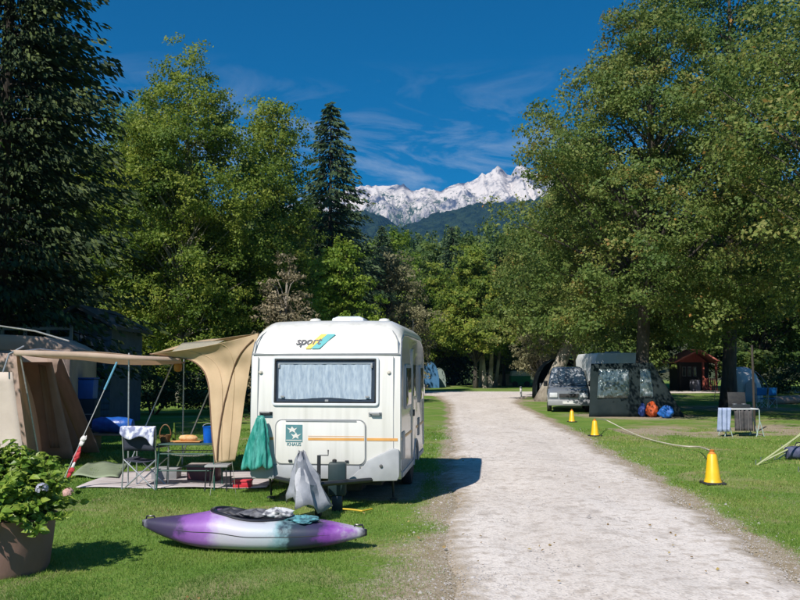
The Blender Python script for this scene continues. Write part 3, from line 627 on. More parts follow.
# dark moulding above the window, right to left, and side returns
mb = MB(); mb.box((0, fy(2.09)-.012, 2.095), (2.10,.02,.028)); mb.build('moulding', MT['grey'], CV, bevel=.004)
for q in (-.965,.965): mb = MB(); mb.box((q, fy(1.4)-.003, 1.33), (.010,.008,1.46)); mb.build('corner_seam', MT['grey'], CV)
mb = MB(); mb.box((0,2.0,.30), (1.5,3.2,.13)); mb.build('chassis', MT['black'], CV); mb = MB(); mb.box((.1,.75,.24), (.7,.5,.22)); mb.build('added_dark_tank', MT['black'], CV, bevel=.03); mb = MB(); mb.box((0,WX,.24), (1.7,.08,.08)); mb.build('axle', MT['darkmetal'], CV)  # black underbody pieces, added to deepen the shade beneath the caravan
for q in (-1,1): mb = MB(); mb.tube([(q*1.03, fy(2.12)-.005, 2.10), (q*1.015, .10, 2.28), (q*.97, .20, 2.37), (q*.88,.33,2.47)], .009, 6); mb.build('roof_seam', MT['grey'], CV, smooth=True)
for sx_ in (-1, 1):
    mb = MB(); mb.tube([(1.063*sx_, .03, .5), (1.063*sx_, .02, 1.3), (1.063*sx_, .05, 2.08), (1.06*sx_, .16, 2.26), (1.055*sx_, .45, 2.37), (1.055*sx_, 1.0, 2.385), (1.055*sx_, 3.2, 2.385), (1.06*sx_, 3.7, 2.28), (1.063*sx_, 3.89, 2.0), (1.063*sx_, 3.89, .5)], .012, 6); mb.build('awning_rail', MT['alu'], CV, smooth=True)
# gas locker lid
mb = MB(); frame(mb, -.705, .585, .555, 1.185, .10, .012, -.012, .002, fy); mb.build('lid_seal', MT['grey'], CV)
mb = MB(); panel(mb, -.690, .570, .570, 1.170, .09, -.022, .0, fy); lid = mb.build('locker_lid', MT['white'], CV, bevel=.006)
for x in (-.48,.32): mb = MB(); mb.box((x, fy(.6)-.03, .612), (.05,.02,.03)); mb.build('lid_catch', MT['darkmetal'], lid, bevel=.004)
mb = MB(); mb.box((-.05, fy(1.17)-.028, 1.165), (1.0,.012,.012)); mb.build('lid_hinge', MT['lightgrey'], lid)
# stripe, two thin lines
mb = MB(); mb.box((.165, fy(.9)-.024, .915), (.79,.004,.036)); mb.build('orange_stripe', MT['orange'], lid); mb = MB(); mb.box((.165, fy(.9)-.024, .955), (.79,.004,.006)); mb.build('thin_stripe', MT['orange'], lid)
for x, w in ((.81,.43),(-.86,.26)): mb = MB(); mb.box((x, fy(.9)-.004, .915), (w,.006,.036)); mb.build('orange_stripe', MT['orange'], CV)
# emblem sticker: teal square with two white swallows over a name
mb = MB(); mb.box((-.43, fy(.95)-.024, .99), (.24,.003,.24)); em = mb.build('emblem', MT['tealprint'], lid)
mb = MB(); yb = fy(.95)-.0275
for (ex, ez, s) in ((-.46,1.04,1),(-.40,.955,-1)):
    pl = [(-.075,.030),(-.02,.012),(.0,.045),(.03,.012),(.075,.028),(.04,-.012),(.055,-.045),(.005,-.018),(-.035,-.040),(-.03,-.008)]
    mb.prism([(ex+s*a, ez+b*1.05) for a, b in pl], 'y', yb-.002, yb)
mb.box((-.43, yb-.001, .895), (.22,.002,.012)); mb.build('emblem_birds', MT['white'], lid)
text('KNAUS', .062, MT['tealprint'], lid, (-.43, fy(.85)-.026, .838), (math.pi/2,0,0), bold=.001)
# top logo
fz = 2.275; nrm = math.atan2(.155, .28); LG = (-.18, fy(fz)-.006, fz)
rotx = math.pi/2-nrm
def onslope(u, w, off=0):      # u along x, w up the slanted panel
    return (LG[0]+u, LG[1]-off*math.cos(nrm)+w*math.sin(nrm), LG[2]+off*math.sin(nrm)+w*math.cos(nrm))
def skew(mb, u0, u1, w0, w1, k, off): 
    q = [(u0+k*w0,w0),(u1+k*w0,w0),(u1+k*w1,w1),(u0+k*w1,w1)]; mb.add([onslope(a,b,off) for a,b in q]+[onslope(a,b,off+.002) for a,b in q], [(0,1,2,3),(7,6,5,4),(0,4,5,1),(1,5,6,2),(2,6,7,3),(3,7,4,0)])
mb = MB(); skew(mb, -.02, .065, -.12, .12, .9, .004); mb.build('yellow_flash', MT['yellow'], CV)
mb = MB(); skew(mb, .07, .19, -.12, .12, .9, .004); mb.build('teal_flash', MT['teal'], CV)
text('sport', .165, MT['ink'], CV, onslope(-.09, .0, .0075), (rotx,0,0), shear=.3, bold=.003)
# handles and marker lights
for x in (-.84,.71):
    mb = MB(); mb.tube([(x-.075, fy(1.27), 1.275),(x-.06, fy(1.27)-.06, 1.275),(x+.06, fy(1.27)-.06, 1.275),(x+.075, fy(1.27), 1.275)], .013, 8); mb.box((x, fy(1.27)-.006, 1.262), (.18,.02,.05)); mb.build('grab_handle', MT['darkmetal'] if x < 0 else MT['grey'], CV, smooth=True)
for x in (-.93,.90):
    mb = MB(); mb.lathe([(.028,0),(.026,-.018),(.015,-.028)], 14, (x, fy(1.85)-.002, 1.84), 'y'); mb.build('marker_light', M('amber_lens', (.65,.60,.52), None, 5, .2), CV, smooth=True)
# lower grey fairing with sloping side wedges
mb = MB(); mb.prism([(-.72,.37),(.5,.37),(.5,.55),(-.72,.55)], 'y', -.02, .02); mb.build('lower_fairing', MT['lightgrey'], CV, bevel=.01)
mb = MB(); mb.prism([(.30,.33),(1.02,.36),(1.05,.42),(1.05,.78),(.95,.80),(.60,.62),(.55,.55)], 'y', -.05, .0); mb.build('corner_fairing', MT['lightgrey'], CV, bevel=.015)
mb = MB(); mb.prism([(-1.02,.36),(-.70,.36),(-.72,.55),(-.80,.62),(-1.03,.78),(-1.05,.42)], 'y', -.045, .0); mb.build('corner_fairing', MT['lightgrey'], CV, bevel=.015)
mb = MB(); mb.lathe([(.022,0),(.022,-.02),(.01,-.025)], 12, (.80,-.05,.56), 'y'); mb.build('reflector', M('dark_knob', (.1,.1,.1)), CV, smooth=True)
# drawbar and jockey wheel
mb = MB(); mb.tube([(-.75,.1,.36),(0,-1.0,.42)], .035, 6); mb.tube([(.75,.1,.36),(0,-1.0,.42)], .035, 6); mb.tube([(0,-.95,.42),(0,-1.22,.46)], [.045,.035], 8); mb.build('drawbar', MT['darkmetal'], CV, bevel=.004)
mb = MB(); mb.tube([(.10,-.85,.14),(.10,-.85,.78)], .025, 8); mb.tube([(.10,-.85,.78),(.22,-.85,.78),(.22,-.85,.85)], .009, 6); jw = mb.build('jockey_wheel', MT['darkmetal'], CV, smooth=True)
mb = MB(); mb.lathe([(.03,-.03),(.095,-.03),(.10,-.015),(.10,.015),(.095,.03),(.03,.03)], 20, (.10,-.85,.10), 'x'); mb.build('tyre', MT['black'], jw, smooth=True)
# wheels
for sx_ in (-1, 1):
    c = (sx_*.93, WX, WR)
    mb = MB(); mb.lathe([(.19,-.08),(.29,-.08),(.31,-.055),(.31,.055),(.29,.08),(.19,.08)], 28, c, 'x'); w = mb.build('wheel', MT['black'], CV, smooth=True)
    mb = MB(); mb.lathe([(.03,.055*sx_),(.10,.06*sx_),(.15,.045*sx_),(.19,.075*sx_),(.195,-.05*sx_)], 24, c, 'x'); mb.build('rim', MT['lightgrey'], w, smooth=True)
    mb = MB(); mb.lathe([(.035,.085*sx_),(.05,.06*sx_)], 12, c, 'x'); mb.build('hub_cap', MT['grey'], w)
# side windows, door, trim on the right side
def side_rect(name, y0, y1, z0, z1, mat, proud, parent, r=.05, th=.02, sgn=1):
    mb = MB(); o_ = rrect(y0, y1, z0, z1, r); mb.prism(o_, 'x', sgn*(1.06-.004), sgn*(1.06+proud)); return mb.build(name, mat, parent, bevel=.004)
sw = side_rect('side_window', .55, 1.35, 1.30, 1.95, MT['lightgrey'], .022, CV); side_rect('pane', .60, 1.30, 1.35, 1.90, MT['glass'], .030, sw, .03)
sw = side_rect('side_window', 3.0, 3.6, 1.30, 1.95, MT['lightgrey'], .022, CV); side_rect('pane', 3.05, 3.55, 1.35, 1.90, MT['glass'], .030, sw, .03)
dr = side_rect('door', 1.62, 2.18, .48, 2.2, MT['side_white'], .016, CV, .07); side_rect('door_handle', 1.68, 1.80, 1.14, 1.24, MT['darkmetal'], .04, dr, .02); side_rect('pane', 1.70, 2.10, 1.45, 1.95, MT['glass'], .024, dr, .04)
side_rect('locker_flap', .18, .55, .62, 1.0, MT['lightgrey'], .012, CV, .04); side_rect('fridge_vent', 2.75, 3.0, .75, 1.05, MT['grey'], .014, CV, .02)
side_rect('orange_stripe', .05, 1.58, .895, .935, MT['orange'], .006, CV, .002); side_rect('orange_stripe', 2.22, 3.85, .895, .935, MT['orange'], .006, CV, .002)
side_rect('side_skirt', .25, WX-.40, .37, .44, MT['lightgrey'], .015, CV, .01); side_rect('side_skirt', WX+.40, 3.8, .37, .44, MT['lightgrey'], .015, CV, .01)
mb = MB(); pts = [(1.072, WX+.40*math.cos(a), .36+.37*math.sin(a)) for a in np.linspace(0, math.pi, 13)]; mb.tube(pts, .02, 6); mb.build('wheel_arch_trim', MT['lightgrey'], CV, smooth=True)
for q in (-.90,.90): mb = MB(); mb.tube([(q,.45,.38),(q,.55,.05)], .016, 8); mb.box((q,.55,.02), (.10,.10,.02)); mb.build('corner_steady', MT['darkmetal'], CV)
sw = side_rect('side_window', .55, 1.45, 1.30, 1.95, MT['lightgrey'], .022, CV, sgn=-1); side_rect('pane', .60, 1.40, 1.35, 1.90, MT['glass'], .03, sw, .03, sgn=-1)
# roof fittings
mb = MB(); mb.box((.12,1.35,2.64), (.52,.5,.07), top=.9); mb.box((.12,1.35,2.685), (.44,.42,.025), top=.8); mb.build('roof_hatch', M('hatch_plastic', (.70,.74,.80), None, 5, .25), CV, bevel=.015)
mb = MB(); mb.lathe([(.09,2.60),(.09,2.63),(.07,2.655),(.02,2.665)], 18, (-.38,1.1,0)); mb.build('roof_vent', MT['white'], CV, smooth=True)
mb = MB(); mb.lathe([(.09,2.60),(.09,2.63),(.07,2.655),(.02,2.665)], 18, (.68,1.2,0)); mb.build('roof_vent', MT['white'], CV, smooth=True)
mb = MB(); mb.tube([(.92,3.4,2.55),(.92,3.4,2.78)], .008, 6); mb.build('aerial', MT['darkmetal'], CV)

def CW(x, y, z): # caravan-local to world
    a = -R(6.3); return Vector((cl.x+x*math.cos(a)-y*math.sin(a), cl.y+x*math.sin(a)+y*math.cos(a), z))

# hitch cover: grey plastic sheet draped over the coupling, standing to a point
rng = np.random.default_rng(3)
mb = MB(); hc = CW(-.02,-.98,0)
def cover(u, v):
    a = 2*math.pi*u; t = v
    r = (.035+.27*t**.75)*(1+.13*math.cos(a*4+.6)+.10*math.cos(a*7+1.3)); 
    x = r*math.cos(a)*.84+.02-(.10*(1-t)); y = r*math.sin(a)*1.15-.04
    z = .84-.66*t+.05*math.cos(a*5+.6)*t*t+(.06*math.cos(a-3.6)*t)
    return (x, y, z)
mb.grid(cover, 22, 7); mb.v = [(x+rng.normal(0,.012), y+rng.normal(0,.012), z+rng.normal(0,.012)) for x, y, z in mb.v]; mb.v[-8:] = mb.v[:8]
o = mb.build('hitch_cover', M('grey_plastic_sheet', (.33,.34,.37), (.20,.21,.24), 6, .5, bump=.3, bscale=16, bdist=.02), None, smooth=True, solid=.004, auto=22); o.location = (hc.x, hc.y, 0); tag(o, 'crumpled grey plastic sheet tied over the towing hitch of the caravan', 'cover')
t = thing('jerrycan', CW(.30,-.45,0), 'dark canister half hidden behind the grey hitch cover', 'canister')
mb = MB(); mb.box((-.04,.1,.42), (.24,.18,.44)); mb.build('body', M('dark_teal_plastic', (.015,.035,.038), None, 8, .5), t, bevel=.03); mb = MB(); mb.lathe([(.03,.64),(.03,.67),(.01,.68)], 10, (-.08,.1,0)); mb.build('cap', MT['black'], t); mb = MB(); mb.box((-.04,.1,.10), (.14,.14,.20)); mb.build('stand', MT['darkmetal'], t, bevel=.01)
# teal bag hanging off the left grab handle
BAG = M('teal_plastic', (.02,.26,.20), (.12,.50,.42), 9, .28, bump=.8, bscale=14, bdist=.03, trans=.25, stretch=(2.2,1,.5), lo=.4, hi=.6)
mb = MB(); bp = CW(-.86,-.09,0)
def bag(u, v):
    a = 2*math.pi*u; w = (.03+.155*v**.7) ; f = 1+.16*math.sin(a*6+v*2)+.12*math.sin(a*11-v*3)
    z = 1.24-.72*v+(.03*math.sin(a*5+1))*v
    return (w*math.cos(a)*f-.03-.04*v, .075*(v**.6)*math.sin(a)*f-.0, z)
mb.grid(bag, 72, 16); o = mb.build('hanging_bag', BAG, None, smooth=True, solid=.003, auto=70); o.location = (bp.x, bp.y-.03, 0); tag(o, 'teal green plastic bag hanging from the left grab handle of the caravan', 'bag')

# ------------------------------------------------------------------ AWNING
aw = thing('awning_tarp', (0,0,0), 'tan canvas awning on thin poles, joined to the left side of the caravan', 'awning')
def cat(pts, t):
    n = len(pts)-1; s = min(t*n, n-1e-6); i = int(s); f = s-i
    p0 = pts[max(i-1,0)]; p1 = pts[i]; p2 = pts[i+1]; p3 = pts[min(i+2,n)]
    return .5*((2*p1)+(p2-p0)*f+(2*p0-5*p1+4*p2-p3)*f*f+(3*p1-p0-3*p2+p3)*f**3)
Lc = [P(150,354,13.3),P(172,357,13.2),P(190,360,13.0),P(202,369,12.8),P(208,384,12.6),P(210,405,12.5),P(212,435,12.4),P(215,463,12.3)]
Rc = [CW(-1.075,.35,2.40),P(257,340,12.0),P(253,352,12.0),P(250,366,12.1),P(247,385,12.1),P(244,405,12.2),P(240,435,12.2),P(235,461,12.3)]
def tarp(u, v):
    a = cat(Lc, v); b = cat(Rc, v); p = a.lerp(b, u)
    sag = math.sin(math.pi*u)*(.10*math.sin(math.pi*min(1,v*1.1)))
    return p+Vector((0, sag+.02*math.sin(u*14+v*3)*math.sin(math.pi*v), -.04*math.sin(math.pi*u)*(1-v)))
mb = MB(); mb.grid(tarp, 40, 44); mb.build('hanging_panel', MT['canvas'], aw, smooth=True, solid=.004, auto=80)
for uu in (.34,.67): mb = MB(); mb.tube([tarp(uu, .04+v/32)+Vector((0,-.006,0)) for v in range(31)], .0045, 5); mb.build('seam', M('canvas_seam', (.42,.30,.17)), aw)
mb = MB(); mb.tube([tarp(0, v/30) for v in range(31)], .012, 6); mb.build('hem', MT['brown'], aw, smooth=True)
mb = MB(); mb.tube([tarp(.96-.84*k_/12, .12+.86*k_/12)+Vector((0,-.02,0)) for k_ in range(13)], .011, 6); mb.build('rolled_seam', MT['brown'], aw, smooth=True)
# roof of the awning: from the caravan side to the front hem and backwards
r0 = [P(150,354,13.3), P(190,346,13.6), P(225,338,13.0), CW(-1.075,.35,2.40)]
r1 = [P(158,352,16.2), P(188,343,16.0), P(222,338.5,15.6), CW(-1.075,3.2,2.40)]
def roof(u, v):
    p = cat(r0, u).lerp(cat(r1, u), v); return p+Vector((0,0,-.05*math.sin(math.pi*u)*math.sin(math.pi*v)))
mb = MB(); mb.grid(roof, 30, 14); mb.build('roof_sheet', MT['canvas'], aw, smooth=True, solid=.004, auto=80)
mb = MB(); 
pa, pb_, pc, pd = P(183,343.5,13.9), P(226,340.5,13.1), P(204,351,12.95), P(172,352.5,13.2)
mb.grid(lambda u, v: pa.lerp(pb_, u).lerp(pd.lerp(pc, u), v)+Vector((0,-.03,.01)), 6, 4); mb.build('mesh_window', MT['net'], aw, smooth=True, solid=.003)
# front gable between roof hem and curve
b0 = [P(14,350,14.6), P(70,351.5,13.8), P(128,355,13.1), P(180,357.5,13.25)]
b1 = [P(17,352,17.5), P(75,359,17.0), P(112,364,16.5), P(186,361,16.0)]
def band(u, v):
    p = cat(b0, u).lerp(cat(b1, u), v); return p+Vector((0,0,-.06*math.sin(math.pi*v)-.02*math.sin(u*9)))
mb = MB(); mb.grid(band, 36, 12); mb.build('side_wing', MT['canvasband'], aw, smooth=True, solid=.004, auto=80)
def val(u, v):
    p = cat(b0, u); return p+Vector((0,-.01,-v*(.10-.04*u)))
mb = MB(); mb.grid(val, 36, 2); mb.build('front_valance', MT['canvasband'], aw, smooth=True, solid=.004)
gp = G(128,487)
for pts in ([gp, P(129,353,gp.y)], [P(143,428,15.5)-Vector((.25,0,.7)), P(175,358,15.8)], [Vector((P(183,430,16.4).x,16.4,0)), P(184,352,16.4)], [Vector((P(176,440,15.4).x,15.4,.0)), P(211,387,14.5)], [CW(-1.3,2.9,0), CW(-1.25,3.0,2.38)]):
    mb = MB(); mb.tube(pts, .013, 8); mb.build('pole', MT['alu'], aw, smooth=True)
mb = MB(); mb.tube([P(232,461,12.3), G(236,494)], .004, 5); mb.tube([P(215,463,12.3), G(210,496)], .004, 5); mb.build('guy_rope', M('pale_cord', (.55,.53,.48), None, 30, .8), aw)
# guy strap with red-white streamer
g0 = P(117,362,13.2); g1 = G(58,492); k = (g1-g0)
t = thing('guy_strap', (0,0,0), 'taut blue and grey guy strap running down from the awning edge', 'guy rope')
mb = MB(); mb.tube([g0, g0+k*.22], .016, 6); mb.build('webbing', M('pale_blue_webbing', (.12,.35,.50), None, 30, .7), t)
mb = MB(); mb.tube([g0+k*.22, g0+k*.6, g1], .007, 6); mb.build('cord', M('grey_cord', (.42,.42,.42), None, 30, .7), t)
mb = MB(); mb.tube([g1+Vector((0,0,.1)), g1-Vector((0,0,.08))], .01, 6); mb.build('peg', MT['galv'], t)
mb = MB()
def stream(u, v):
    c = g0+k*(.56+.27*v); w = .034+.016*math.sin(v*17)+.008*math.sin(v*41); a = u*2*math.pi; return c+Vector((w*math.cos(a)+.05*v*0, .5*w*math.sin(a), -.04-.10*v+.012*math.sin(a*3+v*8)))
for i in range(8):
    mb.grid(lambda u, v: stream(u, (i+v)/8), 12, 2, mi=(0 if i in (0,1,5) else 1))
o = mb.build('streamer', [M('white_cloth', (.72,.68,.66), None, 9, .8), M('red_cloth', (.55,.04,.05), (.40,.03,.04), 9, .8)], None, smooth=True, solid=.003, auto=80); tag(o, 'red and white cloth streamer tied round the guy strap above the plant', 'streamer')
# lantern hanging under the awning
lp = P(178,366,14.6); t = thing('lantern', lp, 'small amber lantern hanging under the awning edge', 'lantern')
mb = MB(); mb.lathe([(.03,-.10),(.065,-.08),(.075,0),(.06,.07),(.03,.10)], 14); mb.build('shade', M('amber_glass', (.55,.26,.04), (.65,.38,.10), 9, .3, trans=.3), t, smooth=True)
mb = MB(); mb.lathe([(.035,.10),(.035,.13),(.01,.15)], 12); mb.tube([(0,0,.14),(0,0,.28)], .004, 5); mb.build('cap', MT['darkmetal'], t)

# ------------------------------------------------------------------ TAN TENT (left edge)
tt = thing('frame_tent', (0,0,0), 'tan frame tent with an open front at the left edge, brown inside', 'tent')
def quad(pts, mat, name, n=10, bulge=0, parent=tt, solid=.004):
    a, b, c, d = [Vector(p) for p in pts]; nr = (b-a).cross(d-a).normalized()
    mb = MB(); mb.grid(lambda u, v: a.lerp(b, u).lerp(d.lerp(c, u), v)+nr*(bulge*math.sin(math.pi*u)*math.sin(math.pi*v)+.006*math.sin(u*17+v*7)), n, n)
    return mb.build(name, mat, parent, smooth=True, solid=solid, auto=80)
A = P(-60,462,15.2); A.z = 0; Bq = P(27,460,15.0); Bq.z = 0; T0 = P(12,372,15.0); Tr = P(16,352,15.2)
quad([A, Bq, T0, P(-55,372,15.2)], M('tent_door_panel', (.62,.53,.46), (.55,.46,.40), 2, .85, trans=.12, bump=.3, bscale=4, bdist=.04), 'front_panel', bulge=-.08)
Rb = G(103,452); Rt = P(63,357,17.6); Fb = Vector((P(40,470,15.6).x,15.6,0)); 
quad([Tr, P(62,354,15.6), Rt, P(10,350,18.8)], MT['tent'], 'roof', bulge=.03)
quad([P(60,355,17.6), P(100,452,17.6), P(84,452,18.6)-Vector((0,0,.03)), P(45,357,18.8)], MT['tent'], 'side_wall', bulge=.05)
quad([Vector((P(15,360,18.8).x-1.2,18.8,0)), Vector((P(100,450,18.7).x,18.7,0)), P(62,357,18.7), P(10,350,18.8)-Vector((1.2,0,0))], MT['tent'], 'back_wall', bulge=.05)
quad([Vector((P(30,470,15.3).x,15.3,0)), Vector((P(48,450,18.4).x,18.4,0)), P(20,356,18.4), P(16,356,15.3)], MT['tentinner'], 'inner_curtain', bulge=.10)
quad([Vector((P(30,450,17.4).x,17.4,0)), Vector((P(75,450,17.4).x,17.4,0)), P(52,362,17.4), P(22,362,17.4)], MT['tentinner'], 'inner_cabin_wall', bulge=.08)
quad([P(38,364,17.2), P(46,366,17.2), P(60,448,17.2), P(50,448,17.2)], M('door_fold', (.28,.20,.15), None, 3, .9), 'rolled_door', bulge=.04)
for pts in ([Fb+Vector((.02,0,0)), P(20,353,15.3)], [P(0,326,16.0), P(35,331,15.6), P(69,341,15.2)], [P(16,352,15.1), P(40,349,15.4), P(64,352,15.8)], [P(3,372,14.9), P(9,354,15.0), P(24,346,15.1)]):
    mb = MB(); mb.tube(pts, .016, 8); mb.build('frame_pole', MT['alu'], tt, smooth=True)
# peaked light roof behind
t = thing('pale_tent_roof', (0,0,0), 'pale peaked tent roof rising behind the tan tent at the left edge', 'tent')
pk = [P(-40,332,20), P(44,337,20), P(70,349,20), P(-50,352,20)]
bk_ = [p+Vector((-.3,2.6,0)) for p in pk]
quad([pk[3], pk[2], pk[1], pk[0]], MT['canvasband'], 'roof', parent=t, bulge=.04)
quad([pk[2], bk_[2], bk_[1], pk[1]], MT['canvasband'], 'roof_side', parent=t)
quad([pk[1], bk_[1], bk_[0], pk[0]], MT['canvasband'], 'roof_top', parent=t)
quad([Vector((pk[3].x,20,0)), Vector((pk[2].x+.0,20,0)), pk[2], pk[3]], MT['tent'], 'wall', parent=t)
quad([Vector((pk[2].x,20,0)), Vector((bk_[2].x,22.6,0)), bk_[2], pk[2]], MT['tent'], 'wall', parent=t)

# ------------------------------------------------------------------ camp furniture behind/left
def leg_table(name, loc, w, d, h, topmat, legmat, label, rz=0, r=.013, th=.025):
    t = thing(name, loc, label, 'table', rz)
    mb = MB(); mb.box((0,0,h-th/2), (w,d,th)); mb.build('tabletop', topmat, t, bevel=.006)
    for sx_ in (-1,1):
        for sy_ in (-1,1):
            mb = MB(); mb.tube([(sx_*(w/2-.03), sy_*(d/2-.03), h-th), (sx_*(w/2-.01), sy_*(d/2-.01), 0)], r, 8); mb.build('leg', legmat, t, smooth=True)
    return t
tb = leg_table('camp_table', (G(188,489).x, 13.25, 0), .92, .6, .72, M('dark_green_top', (.04,.09,.08), None, 8, .4), M('dark_green_tube', (.03,.10,.08), None, 8, .4), 'dark green folding camp table with a net shelf under the awning')
def net(u, v): return ((u-.5)*.86, (v-.5)*.5, .56-.07*math.sin(math.pi*u)*math.sin(math.pi*v))
mb = MB()
for i in range(13):
    u = i/12; mb.tube([net(u, v/5) for v in range(6)], .004, 4)
for i in range(7): mb.tube([net(u/10, i/6) for u in range(11)], .004, 4)
mb.build('net_shelf', M('pale_netting', (.5,.5,.44), None, 20, .8), tb); 
for sy_ in (-1,1): mb = MB(); mb.tube([(-.43,sy_*.27,.30),(.43,sy_*.27,.30)], .009, 6); mb.tube([(-.43,sy_*.27,.56),(.43,sy_*.27,.56)], .009, 6); mb.build('rail', M('rail_green', (.03,.10,.08)), tb)
tz = .72; tx = tb.location.x; ty = tb.location.y
def on(x, y=0): return (tx+x, ty+y, tz)
t = thing('bucket', on(.30,-.05), 'bright blue plastic bucket on the camp table', 'bucket')
mb = MB(); mb.lathe([(.085,0),(.10,.24),(.108,.24),(.108,.255),(.095,.255),(.08,.02)], 20); mb.build('body', M('blue_plastic', (.0,.10,.50), (.0,.07,.38), 8, .35), t, smooth=True); mb = MB(); mb.tube([(.10*math.cos(a), -.02, .25+.05*math.sin(a)) for a in np.linspace(0, math.pi, 9)], .005, 5); mb.build('handle', MT['lightgrey'], t)
t = thing('mug', (P(211,447,13.2).x, 13.3, .70), 'small light blue mug at the right end of the camp table', 'mug')
mb = MB(); mb.lathe([(.05,0),(.055,.13),(.048,.13),(.044,.01)], 16); mb.build('cup', M('light_blue_plastic', (.01,.24,.60), None, 8, .35), t, smooth=True); mb = MB(); mb.tube([(.055,0,.03),(.09,0,.04),(.09,0,.09),(.055,0,.11)], .008, 6); mb.build('handle', M('light_blue_handle', (.01,.22,.55)), t)
mb = MB(); mb.lathe([(.028,0),(.028,.02),(.028,.14),(.02,.19),(.011,.22),(.011,.30)], 14); o = mb.build('bottle', M('green_bottle', (.10,.16,.02), None, 8, .15), None, smooth=True); o.location = on(-.30,.10); tag(o, 'slim olive green bottle on the camp table beside the basket', 'bottle')
t = thing('basket', on(-.40,-.05), 'small brown wicker basket at the left end of the camp table', 'basket')
mb = MB(); mb.lathe([(.07,0),(.09,.10),(.095,.12),(.085,.12),(.065,.015)], 18); mb.build('bowl', M('wicker', (.22,.11,.04), (.12,.06,.02), 60, .8, bump=.6, bscale=70), t, smooth=True); mb = MB(); mb.tube([(.09*math.cos(a), 0, .11+.17*math.sin(a)) for a in np.linspace(0, math.pi, 11)], .009, 6); mb.build('handle', M('wicker_handle', (.20,.10,.04)), t)
mb = MB(); mb.box((0,0,.02), (.42,.22,.02)); t = thing('cutting_board', on(-.03,-.06), 'orange wooden cutting board lying on the camp table', 'board'); mb.build('board', M('orange_wood', (.62,.30,.10), (.5,.22,.07), 4, .6, stretch=(1,8,1)), t, bevel=.005); mb = MB(); mb.box((-.24,0,.02), (.08,.04,.018)); mb.build('handle', M('orange_wood_handle', (.6,.3,.1)), t, bevel=.004)
mb = MB(); mb.lathe([(.01,-.15),(.05,-.12),(.062,-.03),(.06,.06),(.045,.12),(.01,.15)], 14, (0,0,.05), 'x'); o = mb.build('bread_loaf', M('bread_crust', (.62,.33,.12), (.75,.52,.28), 14, .7, bump=.4), None, smooth=True); o.location = (tx-.03, ty-.06, tz+.032); o.scale = (1,1,.8); tag(o, 'golden bread loaf on the orange cutting board', 'bread')
# things under the table
t = thing('crate', (tx+.05, 14.0, 0), 'low dark red storage crate on the mat behind the camp table', 'crate'); mb = MB(); mb.box((0,0,.13), (.5,.34,.26), top=1.05); mb.build('body', M('maroon_plastic', (.16,.05,.06), (.12,.04,.05), 8, .5), t, bevel=.012); mb = MB(); mb.box((0,0,.275), (.55,.38,.03)); mb.build('lid', M('pale_lid', (.42,.36,.34)), t, bevel=.008)
t = thing('crate', (tx-.62, 14.1, 0), 'low grey crate on the mat beside the folding chair', 'crate'); mb = MB(); mb.box((0,0,.10), (.42,.3,.20), top=1.05); mb.build('body', M('grey_crate', (.25,.25,.26), None, 8, .5), t, bevel=.012); mb = MB(); mb.box((0,0,.21), (.45,.33,.02)); mb.build('lid', M('grey_lid', (.33,.33,.34)), t, bevel=.006)
# floor mat
mb = MB(); m0 = M('woven_mat', (.56,.52,.52), (.42,.36,.36), 3, .9, stretch=(.4,5,1), bump=.2, bscale=40)
mb.grid(lambda u, v: Vector((-5.1+3.0*u, 13.1+2.0*v, .028+.012*math.sin(u*13+v*5))), 24, 10); o = mb.build('floor_mat', m0, None, smooth=True, solid=.01); tag(o, 'pale woven floor mat spread under the awning', 'mat')
mb = MB(); mb.grid(lambda u, v: G(72,478).lerp(G(118,480), u).lerp(G(88,464).lerp(G(128,465), u), v)+Vector((0,0,.04+.02*math.sin(u*9+v*4))), 12, 8); o = mb.build('groundsheet', M('pale_green_sheet', (.25,.30,.20), None, 5, .6), None, smooth=True, solid=.01); tag(o, 'pale green groundsheet lying on the lawn left of the awning pole', 'groundsheet')
# small second stool table behind hanging panel
leg_table('side_table', (P(221,480,13.2).x, 13.0, 0), .36, .36, .40, M('grey_top', (.35,.35,.36)), MT['darkmetal'], 'low side table with dark legs under the hanging tan panel', r=.010, th=.03)
t = thing('red_box', (P(244,484,13.3).x, 13.2, 0), 'flat bright red box on the grass beside the caravan corner', 'box'); mb = MB(); mb.box((0,0,.06), (.28,.2,.10)); mb.build('body', M('red_plastic', (.62,.03,.05), None, 8, .4), t, bevel=.015); mb = MB(); mb.box((0,0,.122), (.30,.22,.02)); mb.build('lid', M('red_lid', (.68,.06,.08)), t, bevel=.008)
# folding director's chair seen from behind
def chair(name, loc, rz, fab, met, label, w=.54):
    t = thing(name, loc, label, 'chair', rz)
    for sy_ in (-.22,.24):
        mb = MB(); mb.tube([(-w/2,sy_,.0),(w/2,sy_,.47)], .012, 8); mb.tube([(w/2,sy_,.0),(-w/2,sy_,.47)], .012, 8); mb.build('cross_legs', met, t, smooth=True)
    for sx_ in (-1,1):
        mb = MB(); mb.tube([(sx_*w/2,-.25,.0),(sx_*w/2,-.22,.47),(sx_*w/2,-.30,.98)], .012, 8); mb.tube([(sx_*w/2,.25,.0),(sx_*w/2,.24,.64),(sx_*w/2,-.24,.66)], .012, 8); mb.build('side_frame', met, t, smooth=True)
        mb = MB(); mb.box((sx_*w/2,.0,.67), (.05,.46,.02)); mb.build('armrest', MT['black'], t, bevel=.006)
    mb = MB(); mb.grid(lambda u, v: ((u-.5)*w, -.22+.46*v, .47-.05*math.sin(math.pi*u)), 8, 6); mb.build('seat', fab, t, smooth=True, solid=.006)
    mb = MB(); mb.grid(lambda u, v: ((u-.5)*w, -.235-.065*v-.04*math.sin(math.pi*u)*-1, .60+.37*v), 8, 6); mb.build('backrest', fab, t, smooth=True, solid=.006)
    return t
NAVY = M('navy_fabric', (.025,.03,.05), (.04,.045,.07), 8, .9)
